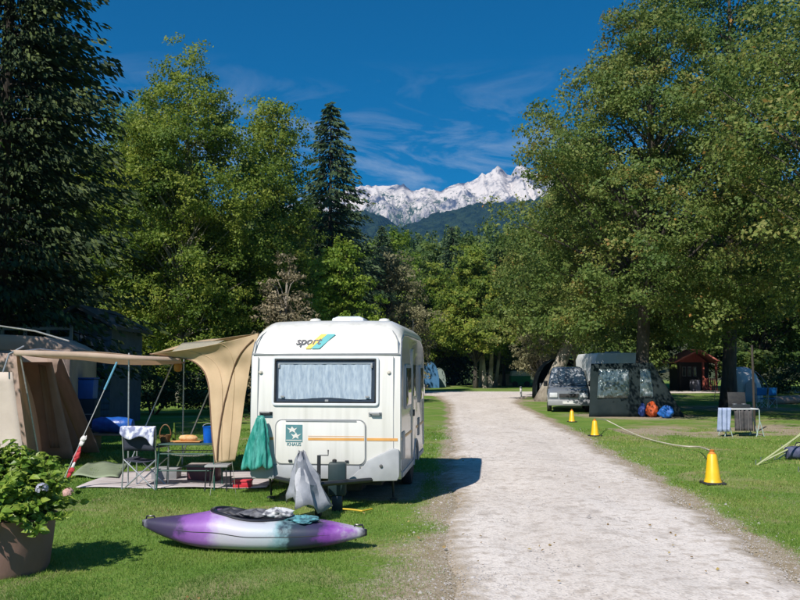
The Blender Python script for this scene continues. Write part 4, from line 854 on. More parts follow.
cpos = Vector((G(147,487).x, 13.25, 0)); chair('folding_chair', cpos, R(-8), NAVY, MT['alu'], 'navy folding camp chair with crossed aluminium legs beside the awning pole')
mb = MB()
def tw(u, v):
    x = (u-.5)*.56; s = v*2-1
    drop = abs(s); y = .0 if False else (-.30+.03*s-(.03 if s < 0 else -.03))
    z = .99-drop*(.10+.17*u+.06*math.sin(u*7))*(1 if s < 0 else .7)
    return (x, y-.015*math.sin(u*22)*drop, z)
mb.grid(tw, 40, 16); o = mb.build('towel', M('white_blue_cloth', (.66,.67,.74), (.20,.22,.36), 14, .9, stretch=(1,1,.7), lo=.43, hi=.56, bump=.3, bscale=20), None, smooth=True, solid=.008, auto=80); o.location = cpos; o.rotation_euler = (0,0,R(-8)); tag(o, 'white and blue cloth hung over the back of the folding chair', 'cloth')
# blue things in the shade at the back
t = thing('cabinet', (P(86,395,21).x, 21, 0), 'dark camping cabinet in the shade right of the tan tent', 'cabinet')
mb = MB(); mb.box((0,0,.56), (.62,.4,1.10)); mb.build('body', M('dark_cabinet_cloth', (.02,.03,.04), None, 6, .8), t, bevel=.02)
for z in (.38,.74): mb = MB(); mb.box((0,-.207,z), (.56,.012,.02)); mb.build('shelf_edge', MT['grey'], t)
t = thing('storage_box', (P(86,395,21).x, 21, 1.112), 'blue storage box standing on the dark cabinet', 'box'); mb = MB(); mb.box((0,0,.25), (.48,.34,.50), top=1.06); mb.build('body', M('barrel_blue', (.02,.10,.36), None, 6, .5), t, bevel=.03); mb = MB(); mb.box((0,0,.525), (.54,.40,.04)); mb.build('lid', M('box_lid', (.015,.07,.26)), t, bevel=.01)
t = thing('wooden_bench', (P(115,445,19.6).x, 19.6, 0), 'low wooden bench in the shade behind the awning pole', 'bench'); 
for y in (-.13,.13): mb = MB(); mb.box((0,y,.34), (1.1,.2,.04)); mb.build('board', M('bench_wood', (.36,.25,.18), (.27,.18,.12), 3, .8, stretch=(1,8,8)), t, bevel=.005)
for x in (-.42,.42): mb = MB(); mb.box((x,0,.16), (.06,.36,.32)); mb.build('leg', M('bench_leg', (.30,.21,.15)), t, bevel=.005)
mb = MB(); mb.lathe([(.02,-.5),(.15,-.46),(.19,-.3),(.18,-.05),(.195,.1),(.18,.3),(.13,.46),(.02,.5)], 16, (0,0,.19), 'x'); o = mb.build('sleeping_mat', M('shiny_blue_fabric', (.01,.06,.30), (.02,.12,.48), 6, .35, bump=.5, bscale=12), None, smooth=True); o.location = (P(113,445,19.6).x, 19.6, .365); tag(o, 'rolled shiny blue sleeping mat lying on the low bench', 'sleeping mat')
# blue-grey cabin at the back left
t = thing('cabin', (P(78,345,27).x, 27, 0), 'blue grey wooden cabin with pale corner post in the shade behind the tents', 'cabin')
BL = M('blue_grey_boards', (.075,.11,.16), (.05,.08,.12), 3, .7, stretch=(6,1,1)); TR = M('pale_trim', (.22,.26,.30), None, 4, .6)
mb = MB(); mb.box((0,1.6,1.6), (2.2,3.2,3.2)); mb.build('wall', BL, t)
for i in range(15): mb = MB(); mb.box((0,-.012,.22+i*.205), (2.18,.02,.17)); mb.build('plank', BL, t, bevel=.006)
mb = MB(); mb.prism([(-1.4,3.25),(0,4.0),(1.4,3.25),(1.4,3.13),(0,3.87),(-1.4,3.13)], 'y', -.35, 3.5); mb.build('roof', M('dark_roof', (.05,.06,.07)), t)
mb = MB(); mb.prism([(-1.1,3.2),(1.1,3.2),(0,3.8)], 'y', 0, 3.2); mb.build('gable', BL, t)
mb = MB(); mb.box((-.03,-.06,1.6), (.12,.06,3.2)); mb.build('corner_post', TR, t, bevel=.005)
fr_ = MB(); fr_.box((.55,-.03,1.95), (.72,.03,.9)); w = fr_.build('window', TR, t, bevel=.004); mb = MB(); mb.box((.55,-.05,1.95), (.6,.012,.78)); mb.build('pane', MT['glass'], w)
t = thing('porch_railing', (P(25,340,25).x, 25, 0), 'blue grey porch railing in front of the dark fir, left of the cabin', 'railing')
for x in np.linspace(-1.4,1.4,5): mb = MB(); mb.box((x,0,1.6), (.08,.08,3.2)); mb.build('post', TR, t)
for z in (2.2,2.5,2.8,3.1): mb = MB(); mb.box((0,-.055,z), (2.9,.03,.09)); mb.build('rail', TR, t)

# ------------------------------------------------------------------ KAYAK
ka = G(150,541); kb = G(368,541); kc = (ka+kb)/2; KL = 2.42
kang = R(-5)
KY = thing('kayak', (G(259,541).x, 8.86, 0), 'short whitewater kayak, purple white and teal, lying on the grass in front of the caravan', 'kayak', kang)
def kst(s):   # s in -1..1 : width, keel z, deck z, seam z
    a = abs(s)
    w = .325*(1-a**2.0)**.85+.010
    keel = .015+(.215 if s < 0 else .15)*max(0, (a-.30)/.70)**1.8
    deck = .365+.050*math.exp(-((s+.28)/.20)**2)-.03*s-(.10 if s < 0 else .105)*a**2.2
    seam = keel+(deck-keel)*(.50+.12*a)
    deck = max(deck, keel+.06)
    return w, keel, deck, seam
def ksec(s, n=26):
    w, k0, d0, sm = kst(s); pts = []
    for j in range(n):
        a = 2*math.pi*j/n; c, si = math.cos(a), math.sin(a)
        x = w*math.copysign(abs(c)**.75, c); z = sm+((d0-sm)*abs(si)**.85 if si > 0 else -(sm-k0)*abs(si)**.62)
        pts.append((x, z))
    return pts
def kayak_mat():
    m, n, l, p = _nodes('kayak_plastic'); p.inputs['Roughness'].default_value = .5
    t = n.new('ShaderNodeTexCoord'); sp = n.new('ShaderNodeSeparateXYZ'); l.new(t.outputs['Object'], sp.inputs[0])
    z = n.new('ShaderNodeTexNoise'); z.inputs['Scale'].default_value = 5; z.inputs['Detail'].default_value = 8; z.inputs['Roughness'].default_value = .65; l.new(t.outputs['Object'], z.inputs['Vector'])
    a = n.new('ShaderNodeMath'); a.operation = 'MULTIPLY_ADD'; a.inputs[1].default_value = .56; l.new(z.outputs[0], a.inputs[0]); l.new(sp.outputs['X'], a.inputs[2])
    r = n.new('ShaderNodeMapRange'); r.inputs[1].default_value = -1.21+.28; r.inputs[2].default_value = 1.21+.28; l.new(a.outputs[0], r.inputs[0])
    c = n.new('ShaderNodeValToRGB'); e = c.color_ramp.elements
    st_ = [(0,(.02,.02,.03)),(.03,(.20,.20,.24)),(.07,(.045,.04,.075)),(.17,(.055,.035,.10)),(.22,(.22,.08,.34)),(.32,(.30,.13,.44)),(.37,(.43,.32,.55)),(.42,(.50,.47,.55)),(.60,(.44,.48,.53)),(.645,(.22,.36,.40)),(.69,(.025,.045,.065)),(.79,(.04,.03,.085)),(.84,(.20,.05,.32)),(.89,(.30,.12,.42)),(.94,(.50,.48,.54)),(1,(.01,.01,.015))]
    e[0].position = 0; e[0].color = rgba(st_[0][1]); e[1].position = 1; e[1].color = rgba(st_[-1][1])
    for q, cc in st_[1:-1]: el = e.new(q); el.color = rgba(cc)
    l.new(r.outputs[0], c.inputs[0]); l.new(c.outputs[0], p.inputs['Base Color'])
    b = n.new('ShaderNodeBump'); b.inputs['Strength'].default_value = .08; b.inputs['Distance'].default_value = .01; z3 = n.new('ShaderNodeTexNoise'); z3.inputs['Scale'].default_value = 30; l.new(t.outputs['Object'], z3.inputs['Vector']); l.new(z3.outputs[0], b.inputs['Height']); l.new(b.outputs[0], p.inputs['Normal'])
    return m
mb = MB(); NS = 60; n = 26; vs = []; CO0, CO1 = -.36, .34       # cockpit span in s
def copen(s):
    if s <= CO0 or s >= CO1: return 0
    u = (s-CO0)/(CO1-CO0); return .215*(math.sin(math.pi*u)**.55)
for i in range(NS+1):
    s = -1+2*i/NS; sec = ksec(s); w, k0, d0, sm = kst(s)
    for x, z in sec: vs.append((s*KL/2, x, z))
fs = []
for i in range(NS):
    s = -1+2*(i+.5)/NS; hw = copen(s)
    for j in range(n):
        q = [i*n+j, i*n+(j+1)%n, (i+1)*n+(j+1)%n, (i+1)*n+j]
        cxm = sum(vs[k_][1] for k_ in q)/4; czm = sum(vs[k_][2] for k_ in q)/4
        w, k0, d0, sm = kst(s)
        if hw > 0 and abs(cxm) < hw and czm > sm+.02: continue
        fs.append(tuple(q))
fs += [tuple(range(n)), tuple(NS*n+j for j in range(n))]
mb.add(vs, fs); hull = mb.build('hull', kayak_mat(), KY, smooth=True, solid=.006, auto=75)
def rim(k_, off=0, wd=1.0):
    a = 2*math.pi*k_; s = (CO0+CO1)/2+(CO1-CO0)/2*1.02*math.cos(a)*1.0; y = .225*wd*math.copysign(abs(math.sin(a))**.8, math.sin(a)); w, k0, d0, sm = kst(s)
    yy = min(1, abs(y)/w)
    return Vector((s*KL/2, y, sm+(d0-sm)*(1-yy**2.2)**.5+.022+off))
BLK = M('black_plastic_shiny', (.018,.018,.022), None, 8, .25)
mb = MB(); mb.tube([rim(i/48) for i in range(49)], .017, 8, caps=False); mb.build('cockpit_rim', BLK, KY, smooth=True)
mb = MB(); mb.tube([rim(i/48, -.03, .95) for i in range(49)], .02, 6, caps=False); mb.build('rim_wall', MT['lightgrey'], KY, smooth=True)
mb = MB(); mb.tube([(s/30*KL/2*.985, -(kst(s/30)[0]+.003), kst(s/30)[3]) for s in range(-29,30)], .005, 5); mb.tube([(s/30*KL/2*.985, (kst(s/30)[0]+.003), kst(s/30)[3]) for s in range(-29,30)], .005, 5); mb.build('seam', MT['black'], KY)
mb = MB(); mb.grid(lambda u, v: (-.08+.34*u, (v-.5)*.34, .13+.10*(2*v-1)**2+.05*math.cos(u*3)), 10, 10); mb.build('seat', BLK, KY, smooth=True, solid=.02)
mb = MB(); mb.grid(lambda u, v: (.27+.05*u, (v-.5)*.32, .20+.17*u), 4, 8); mb.build('back_band', M('dark_foam', (.05,.05,.06), None, 8, .9), KY, smooth=True, solid=.04)
for s, r_ in ((-.93,.5),(.93,.5),(.44,.6)):
    w, k0, d0, sm = kst(s); mb = MB(); mb.tube([(s*KL/2-.05,0,d0-.01),(s*KL/2-.04,0,d0+.03),(s*KL/2+.04,0,d0+.03),(s*KL/2+.05,0,d0-.01)], .011, 6); mb.build('grab_loop', BLK, KY, smooth=True)
# gear lying on the cockpit: folded spraydeck and shoes
rng = np.random.default_rng(9)
def lump(name, loc, dims, mat, label, cat_, seed, rz=0):
    rg = random.Random(seed); ph = [rg.uniform(0, 6) for _ in range(6)]
    mb = MB()
    def f(u, v):
        a = 2*math.pi*u; b = math.pi*v; q = 1+.16*math.sin(3*a+ph[0]+b*2)+.12*math.sin(5*a+ph[1]-b*4)+.08*math.sin(9*a+ph[2]+b*7)
        return (dims[0]*math.sin(b)*math.cos(a)*q, dims[1]*math.sin(b)*math.sin(a)*q, dims[2]*(1+math.cos(b))*(.5+.06*math.sin(a*4+ph[3]))*1.0)
    mb.grid(f, 36, 14); o = mb.build(name, mat, None, smooth=True, auto=80); o.location = loc; o.rotation_euler = (0,0,rz); return tag(o, label, cat_)
KY.scale = (1,1,.94)
def KW(x, y, z):
    z *= .94
    return Vector((KY.location.x+x*math.cos(kang)-y*math.sin(kang), KY.location.y+x*math.sin(kang)+y*math.cos(kang), z))
lump('spraydeck', KW(.05,-.08,.35), (.17,.11,.09), M('dark_neoprene', (.05,.05,.06), (.13,.13,.15), 14, .6, bump=.5, bscale=20), 'crumpled dark spraydeck lying in the kayak cockpit', 'spraydeck', 1)
lump('paddle_jacket', KW(.27,-.06,.35), (.15,.13,.10), M('grey_white_cloth', (.55,.55,.56), (.12,.12,.14), 16, .6, lo=.45, hi=.6, bump=.5, bscale=20), 'bunched grey and white paddling jacket at the rear of the cockpit', 'jacket', 2)
lump('teal_cloth', KW(.52,-.05,.30), (.20,.15,.07), M('teal_cloth', (.12,.36,.40), (.04,.11,.14), 14, .7, lo=.42, hi=.6, bump=.5, bscale=20), 'crumpled teal cloth lying on the rear deck of the kayak', 'cloth', 3)
lump('helmet_bag', KW(-.24,-.0,.33), (.14,.12,.10), M('black_cloth', (.02,.02,.025), (.06,.06,.07), 14, .6), 'small black bag in the front of the kayak cockpit', 'bag', 4)
# yellow strap on the grass right of the kayak
mb = MB(); mb.tube([G(343,512)+Vector((0,0,.04)), G(352,513)+Vector((0,0,.045)), G(362,514)+Vector((0,0,.04)), G(372,512)+Vector((0,0,.04))], .012, 6); o = mb.build('yellow_cord', M('yellow_rubber', (.62,.42,.03)), None, smooth=True); tag(o, 'short yellow cord on the grass behind the stern of the kayak', 'cord')

# ------------------------------------------------------------------ PLANTER
pp = Vector((G(27,562).x, 7.85, 0)); PT = thing('potted_hydrangea', pp, 'leafy green hydrangea in a round brown pot at the lower left corner', 'potted plant')
mb = MB(); mb.lathe([(.33,.0),(.36,.06),(.385,.28),(.40,.46),(.41,.50),(.42,.52),(.385,.525),(.375,.46)], 40); mb.build('pot', M('brown_terracotta', (.26,.155,.125), (.20,.115,.09), 3, .7, bump=.25, bscale=9, stretch=(1,1,.5)), PT, smooth=True)
mb = MB(); mb.lathe([(.38,.45),(.2,.48),(.02,.49)], 24); mb.build('soil', M('soil', (.05,.035,.025)), PT)
rng = np.random.default_rng(77)
VVs, TTs, FFs = [], [], []
stems = MB(); nst = 120; base_i = 0
for i in range(nst):
    a = rng.uniform(0, 2*np.pi); e = rng.uniform(.0, 1)**.5; r = e*.60*(1+.12*math.sin(3*a+1)); h = .60+.52*math.sqrt(max(0, 1-(e*.97)**2))*(rng.uniform(.78,1.1)) - .30*e**4
    tip = np.array([r*math.cos(a), r*math.sin(a), h]); root = np.array([r*.25*math.cos(a), r*.25*math.sin(a), .52])
    stems.tube([root, (root+tip)/2+np.array([0,0,.05]), tip], [.006,.005,.003], 4)
    outw = np.array([math.cos(a)*e, math.sin(a)*e, .55])
    for k_ in range(30):
        f = rng.uniform(.25, 1.04); c0 = root+(tip-root)*f; b = rng.uniform(0, 2*np.pi); L = rng.uniform(.055,.11); wd = L*.62
        d = np.array([math.cos(b), math.sin(b), rng.uniform(-.25,.45)])+outw*.5; d /= np.linalg.norm(d); up = outw+rng.normal(size=3)*.35; sd_ = np.cross(d, up); sd_ /= np.linalg.norm(sd_); up = np.cross(sd_, d)
        # six-vertex curved leaf, folded along the midrib
        p0 = c0+d*.02; p1 = p0+d*L*.45+up*.010; p2 = p0+d*L*1.0-up*.030; la = p0+d*L*.28+sd_*wd*.42+up*.014; lb = p0+d*L*.65+sd_*wd*.40+up*.004; ra = p0+d*L*.28-sd_*wd*.42+up*.014; rb = p0+d*L*.65-sd_*wd*.40+up*.004
        VVs += [p0, la, lb, p2, p1, ra, rb]; q = base_i; FFs += [(q,q+1,q+2,q+4),(q+4,q+2,q+3,q+3),(q,q+4,q+6,q+5),(q+4,q+3,q+3,q+6)]; base_i += 7
        tt_ = float(np.clip(rng.uniform(.1,.75)+.25*f*(.5+.5*rng.uniform()), 0, 1)); TTs += [tt_]*4
me = bpy.data.meshes.new('foliage'); me.from_pydata([tuple(v) for v in VVs], [], [tuple(dict.fromkeys(f)) for f in FFs]); at = me.attributes.new('tone','FLOAT','FACE'); at.data.foreach_set('value', TTs); me.materials.append(LM['hydrangea'])
o = bpy.data.objects.new('foliage', me); col.objects.link(o); o.parent = PT; o['kind'] = 'stuff'
stems.build('stems', M('green_stem', (.08,.13,.03)), PT)
def flower(px, py, y, r, mat):
    c = P(px, py, y)-pp; mb = MB(); rg = random.Random(int(px)); 
    for i in range(60):
        z = rg.uniform(-.3,1); a = rg.uniform(0,6.28); q = math.sqrt(max(0,1-z*z)); d = Vector((q*math.cos(a), q*math.sin(a), z)); e1 = d.orthogonal().normalized(); e2 = d.cross(e1); p = c+d*r; s = r*.28; mb.add([p+e1*s, p+e2*s, p-e1*s, p-e2*s], [(0,1,2,3)])
    return mb.build('flower_head', mat, PT, smooth=False)
flower(42, 489, 7.55, .055, M('lilac_petal', (.42,.40,.50), (.30,.32,.38), 30)); flower(68, 493, 7.62, .05, M('pink_petal', (.60,.36,.32), (.45,.25,.2), 30)); flower(14, 470, 7.7, .04, M('green_petal', (.25,.30,.10), None, 30))

# ------------------------------------------------------------------ bollards and hose on the right verge
bc = G(713,484)
def bollard():
    t = thing('traffic_cone', bc, 'largest and nearest yellow cone on the right verge, with a black foot', 'cone')
    mb = MB(); mb.lathe([(.145,.035),(.135,.06),(.122,.10),(.075,.47),(.062,.49)], 20); mb.build('shell', M('yellow_plastic', (.80,.50,.015), (.72,.42,.01), 6, .4), t, smooth=True, auto=30)
    mb = MB(); mb.box((0,0,.018), (.34,.34,.036)); mb.build('foot', MT['black'], t, bevel=.012)
    mb = MB(); mb.lathe([(.062,.49),(.05,.505),(.03,.53),(.045,.55),(.02,.56)], 14); mb.build('knob', M('orange_plastic', (.62,.22,.03)), t, smooth=True)
    return t
b1_ = bollard(); b2_ = dup(b1_, G(595,436), .5, 'second yellow cone on the verge, orange tipped, in front of the dark awning', scale=.86); b3_ = dup(b1_, G(572,422), .2, 'farthest and smallest yellow cone, in front of the van', scale=.80)
hose = [b2_.location+Vector((0,0,.46)), G(606,430)+Vector((0,0,.30)), G(625,433)+Vector((.0,0,.10)), G(640,438)+Vector((0,0,.05)), G(660,444)+Vector((0,0,.05)), G(682,449)+Vector((0,0,.07)), G(700,453.5)+Vector((0,0,.14)), bc+Vector((0,0,.53))]
hp = [cat(hose, i/60) for i in range(61)]
mb = MB(); mb.tube(hp, .015, 6); o = mb.build('barrier_rope', M('pale_rope', (.62,.57,.48), (.50,.44,.36), 30, .8), None, smooth=True); tag(o, 'pale rope sagging along the verge between the nearest and the second yellow cone', 'rope')
# guy ropes of a tent just outside the right edge
rt = thing('ridge_tent', (0,0,0), 'tent beyond the right edge, seen by its yellow green guy ropes and dark hem', 'tent')
ROPE = M('yellow_green_rope', (.48,.50,.26), None, 30, .7)
for a, b in (((757,465),(830,414)),((762,462),(840,424)),((783,449),(838,400)),((776,460),(850,412)),((800,472),(860,430)),((797,447),(850,398))):
    p0 = G(*a); p1 = P(b[0], b[1], p0.y+1.6); mb = MB(); mb.tube([p0, p1], .019, 5); mb.build('guy_rope', ROPE, rt)
    mb = MB(); mb.tube([p0-Vector((.03,0,.05)), p0+Vector((-.02,0,.10))], .009, 5); mb.build('peg', MT['galv'], rt)
q0 = G(846,462); q1 = q0+Vector((3.2,-.5,0)); q2 = q0+Vector((3.4,2.6,0)); q3 = q0+Vector((1.8,3.0,0)); ra_ = (q0+q3)/2+Vector((.3,0,1.9)); rb_ = (q1+q2)/2+Vector((-.2,0,1.9))
TN = M('dark_blue_tent', (.06,.07,.12), None, 4, .6)
quad([q0,q1,rb_,ra_], TN, 'fly_side', parent=rt, bulge=.05); quad([q3,q2,rb_,ra_], TN, 'fly_side', parent=rt, bulge=.05); quad([q0,q3,ra_,ra_+Vector((.01,0,0))], TN, 'fly_end', parent=rt)
t = thing('duffel_bag', G(799,459), 'dark blue bag lying on the grass at the right edge', 'bag'); mb = MB(); mb.lathe([(.02,-.28),(.12,-.26),(.14,-.1),(.135,.1),(.12,.26),(.02,.28)], 14, (0,0,.13), 'x'); mb.build('body', M('dark_blue_cloth', (.04,.045,.10), (.10,.11,.18), 9, .7, bump=.4), t, smooth=True); mb = MB(); mb.tube([(-.08,0,.26),(-.05,-.02,.34),(.05,-.02,.34),(.08,0,.26)], .012, 6); mb.build('handle', MT['black'], t)

# ------------------------------------------------------------------ camp kitchen table on the right
kp = G(741,436); kt = thing('kitchen_stand', kp, 'white topped folding camp kitchen stand with dark cloth front under the tree', 'camp stand')
mb = MB(); mb.box((0,0,.76), (.84,.5,.03)); mb.build('tabletop', M('white_top', (.72,.73,.74)), kt, bevel=.008)
LT = M('pale_green_tube', (.38,.48,.45), None, 10, .4)
for x in (-.44,.44):
    for sy_ in (-1,1): mb = MB(); mb.tube([(x-.10,sy_*.22,0),(x,sy_*.22,.40),(x,sy_*.22,.745)], .014, 6); mb.build('leg', LT, kt, smooth=True)
    for sy_ in (-1,1): mb = MB(); mb.tube([(x+.12,sy_*.20,0),(x,sy_*.20,.5)], .012, 6); mb.build('brace', LT, kt)
mb = MB(); mb.grid(lambda u, v: ((u-.5)*.5, -.22+.02*math.sin(u*25), .16+.58*v), 30, 6); mb.build('cloth_front', M('dark_cloth', (.045,.045,.05), (.09,.08,.08), 8, .9), kt, smooth=True, solid=.01)
for x in (-.12,.12): mb = MB(); mb.tube([(x,-.25,.17),(x,-.25,.73)], .007, 5); mb.build('zip', M('grey_zip', (.25,.24,.24)), kt)
t = thing('stove', kp+Vector((-.02,0,.776)), 'dark camping stove with raised lid standing on the kitchen stand', 'stove'); mb = MB(); mb.box((0,0,.06), (.5,.32,.10)); mb.build('body', MT['darkmetal'], t, bevel=.01); mb = MB(); mb.box((0,.17,.27), (.5,.02,.34), rot=(R(-8),0,0)); mb.build('lid', MT['black'], t, bevel=.006)
for x in (-.13,.13): mb = MB(); mb.lathe([(.07,.11),(.07,.125),(.03,.13)], 14, (x,0,0)); mb.build('burner', MT['galv'], t)
mb = MB(); mb.grid(lambda u, v: (-.50-.10*(1-v)+.02*math.sin(u*20), -.24+.36*u, .16+.58*v), 12, 8); 
def twl(u, v): return ((u-.5)*.34-.54-.06*(1-v), -.28+.03*math.sin(u*16+v*2), .14+.66*v)
mb = MB(); mb.grid(twl, 20, 8); o = mb.build('towel', M('pale_blue_towel', (.34,.40,.56), (.25,.31,.45), 6, .9, bump=.3, bscale=20), None, smooth=True, solid=.012); o.location = kp; tag(o, 'pale blue towel hanging at the left end of the kitchen stand', 'towel')
# thin dark pole (awning pole) right of the table
mb = MB(); pb0 = G(755,432); mb.tube([pb0, Vector((pb0.x, pb0.y, P(755,345,pb0.y).z))], .035, 8); o = mb.build('young_tree_stake', BARKD, None, smooth=True); tag(o, 'thin dark upright post in front of the white dome tent', 'post')
# blue folding table/chairs before the white tent
wt = G(751,402); t = thing('dome_tent', (wt.x, wt.y+1.2, 0), 'off white dome tent with grey arches under the trees on the right', 'tent')
WT = M('white_tent_cloth', (.80,.77,.77), (.70,.67,.68), 2, .7, trans=.2, bump=.2, bscale=3, bdist=.05)
mb = MB()
def dome(u, v):
    a = 2*math.pi*u; b = math.pi/2*v; return (1.12*math.cos(a)*math.cos(b)**.75*(1+.03*math.cos(6*a)), 1.3*math.sin(a)*math.cos(b)**.75*(1+.03*math.cos(6*a)), 1.95*math.sin(b))
mb.grid(dome, 48, 14); mb.build('fly', WT, t, smooth=True)
mb = MB(); mb.tube([(1.13*math.cos(a)*.98, -1.32*abs(math.sin(a))**1*.0-.75, 1.6*math.sin(a)) for a in np.linspace(0, math.pi, 17)], .02, 6); mb.tube([(1.13*math.cos(a), -1.32*math.cos(a)*.9, 1.97*math.sin(a)) for a in np.linspace(0, math.pi, 17)], .02, 6); mb.build('arch_pole', M('grey_pole_sleeve', (.22,.21,.25)), t, smooth=True)
mb = MB(); mb.prism([(-.42,.03),(.32,.03),(.26,1.0),(0,1.3),(-.32,1.0)], 'y', -1.36, -1.30); o_ = mb.build('door', M('tent_door_dark', (.40,.36,.38)), t)
for i, (px_, lb) in enumerate(((760,'small bright blue camp chair before the dome tent, nearer the post'),(769,'small bright blue camp chair before the dome tent, at its right end'))):
    c = G(px_,408); chair('camp_chair', c, R(20*i), M('bright_blue_fabric', (.01,.20,.55)), MT['alu'], lb, w=.5)
# pale log right
mb = MB(); l0 = G(772,404.5); l1 = G(812,403); mb.tube([l0+Vector((0,0,.2)), l1+Vector((0,0,.25))], .22, 10); o = mb.build('log', M('peeled_log', (.34,.24,.19), (.24,.17,.13), 3, .8), None, smooth=True); tag(o, 'long brownish log lying on the grass at the right edge', 'log')

# ------------------------------------------------------------------ red-roofed hut
hp_ = G(701,391); hu = thing('wooden_hut', (hp_.x, hp_.y+1.2, 0), 'small wooden hut with red roof and red railing among the trees', 'hut')
RW = M('red_boards', (.38,.09,.06), (.28,.065,.045), 3, .8, stretch=(8,1,1)); RR = M('red_roof_tiles', (.50,.17,.13), (.38,.12,.09), 3, .8, bump=.5, bscale=12); DW = M('dark_hut_wood', (.035,.028,.022), None, 4, .8)
mb = MB(); mb.box((0,1.6,1.2), (2.7,2.0,2.4)); mb.build('wall', DW, hu)
mb = MB(); mb.prism([(-2.0,2.30),(0.1,3.35),(1.9,2.30),(1.9,2.42),(.1,3.50),(-2.0,2.42)], 'y', -.9, 2.8); mb.build('roof', RR, hu)
mb = MB(); mb.prism([(-1.3,2.4),(1.3,2.4),(.1,3.3)], 'y', .6, 2.6); mb.build('gable', RW, hu)
for x in (-1.5,.42,1.5): mb = MB(); mb.box((x,-.7,1.2), (.14,.14,2.4)); mb.build('post', RW if x > 0 else DW, hu)
for i in range(7): mb = MB(); mb.box((.55+i*.15,-.72,.55), (.09,.04,1.0)); mb.build('railing_board', RW, hu)
for i in range(3):
    mb = MB(); mb.box((-.75+i*.45,.57,1.6), (.30,.05,.8)); w = mb.build('window', M('window_frame', (.30,.30,.32)), hu); mb = MB(); mb.box((-.75+i*.45,.535,1.6), (.22,.03,.7)); mb.build('pane', MT['glass'], w)
t = thing('grey_drum', (hp_.x-.55, hp_.y-.2, 0), 'round grey drum standing in front of the wooden hut', 'drum'); mb = MB(); mb.lathe([(.4,0),(.42,.05),(.42,.8),(.40,.85)], 20); mb.build('body', M('drum_grey', (.16,.16,.2)), t, smooth=True); mb = MB(); mb.lathe([(.43,.85),(.43,.9),(.1,.95)], 20); mb.build('lid', M('drum_lid', (.3,.3,.34)), t, smooth=True)

# ------------------------------------------------------------------ VAN and dark awning
vp = G(569,412.5); VN = thing('van', vp, 'silver grey van facing the camera at the edge of the road, its windscreen glaring white', 'van', -R(10))
SV = M('silver_paint', (.30,.32,.35), (.26,.28,.31), 3, .22, .5, coat=.6)
# body lofted along y (0 = front bumper)
secs = [(0,.78,.32,.88),(.12,.90,.28,.98),(.55,.93,.26,1.08),(.75,.92,.26,1.14),(1.35,.86,.26,1.90),(1.55,.85,.26,1.98),(4.4,.85,.26,1.98),(4.7,.84,.30,1.90)]
mb = MB(); n = 20; vs = []
for (y, w, z0, z1) in secs:
    for j in range(n):
        a = 2*math.pi*j/n+math.pi/n; c, si = math.cos(a), math.sin(a); e = .35; x = w*math.copysign(abs(c)**e, c); zc = (z0+z1)/2; z = zc+(z1-z0)/2*math.copysign(abs(si)**e, si)
        if z > 1.1: x *= 1-.16*(z-1.1)/.9
        vs.append((x, y, z))
fs = [(i*n+j, i*n+(j+1)%n, (i+1)*n+(j+1)%n, (i+1)*n+j) for i in range(len(secs)-1) for j in range(n)]+[tuple(range(n)), tuple((len(secs)-1)*n+j for j in range(n))]
mb.add(vs, fs); mb.build('body', SV, VN, smooth=True, auto=35)
GLW = M('windscreen_painted_glare', (.62,.66,.72), (.22,.25,.30), 1.6, .25, metal=.3, coat=1, stretch=(2.5,1,.6), lo=.45, hi=.6)  # white glare on the windscreen, put into its base colour
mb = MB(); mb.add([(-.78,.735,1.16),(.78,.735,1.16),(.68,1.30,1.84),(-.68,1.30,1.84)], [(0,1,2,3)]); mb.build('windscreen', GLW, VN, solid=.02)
mb = MB(); mb.box((0,-.03,.42), (1.78,.14,.26)); mb.build('bumper', MT['grey'], VN, bevel=.04)
mb = MB(); mb.box((0,-.06,.72), (.80,.10,.16)); mb.build('grille', MT['black'], VN, bevel=.01)
mb = MB(); mb.box((0,-.11,.43), (.52,.02,.11)); mb.build('number_plate', M('plate_white', (.7,.7,.68)), VN)
for x in (-.64,.64):
    mb = MB(); mb.box((x,-.02,.74), (.34,.12,.20)); mb.build('headlight', M('headlight_glass', (.6,.62,.64), None, 5, .12), VN, bevel=.03)
    mb = MB(); mb.box((x*1.52,.95,1.22), (.18,.10,.24)); mb.build('wing_mirror', MT['black'], VN, bevel=.03)
    for y in (.85,3.7):
        mb = MB(); mb.lathe([(.18,-.1),(.31,-.1),(.33,-.07),(.33,.07),(.31,.1),(.18,.1)], 22, (x*1.28,y,.33), 'x'); w = mb.build('wheel', MT['black'], VN, smooth=True); mb = MB(); mb.lathe([(.05,.08*(1 if x > 0 else -1)),(.18,.1*(1 if x > 0 else -1))], 16, (x*1.28,y,.33), 'x'); mb.build('rim', MT['lightgrey'], w)
for x in (-.5,.35): mb = MB(); mb.tube([(x-.2,.72,1.17),(x+.25,.80,1.26)], .012, 5); mb.build('wiper', MT['black'], VN)
for x in (-1,1): mb = MB(); mb.add([(x*.885,1.25,1.25),(x*.875,4.3,1.25),(x*.79,4.2,1.8),(x*.80,1.55,1.8)], [(0,1,2,3)]); mb.build('side_glass', MT['glass'], VN, solid=.012)
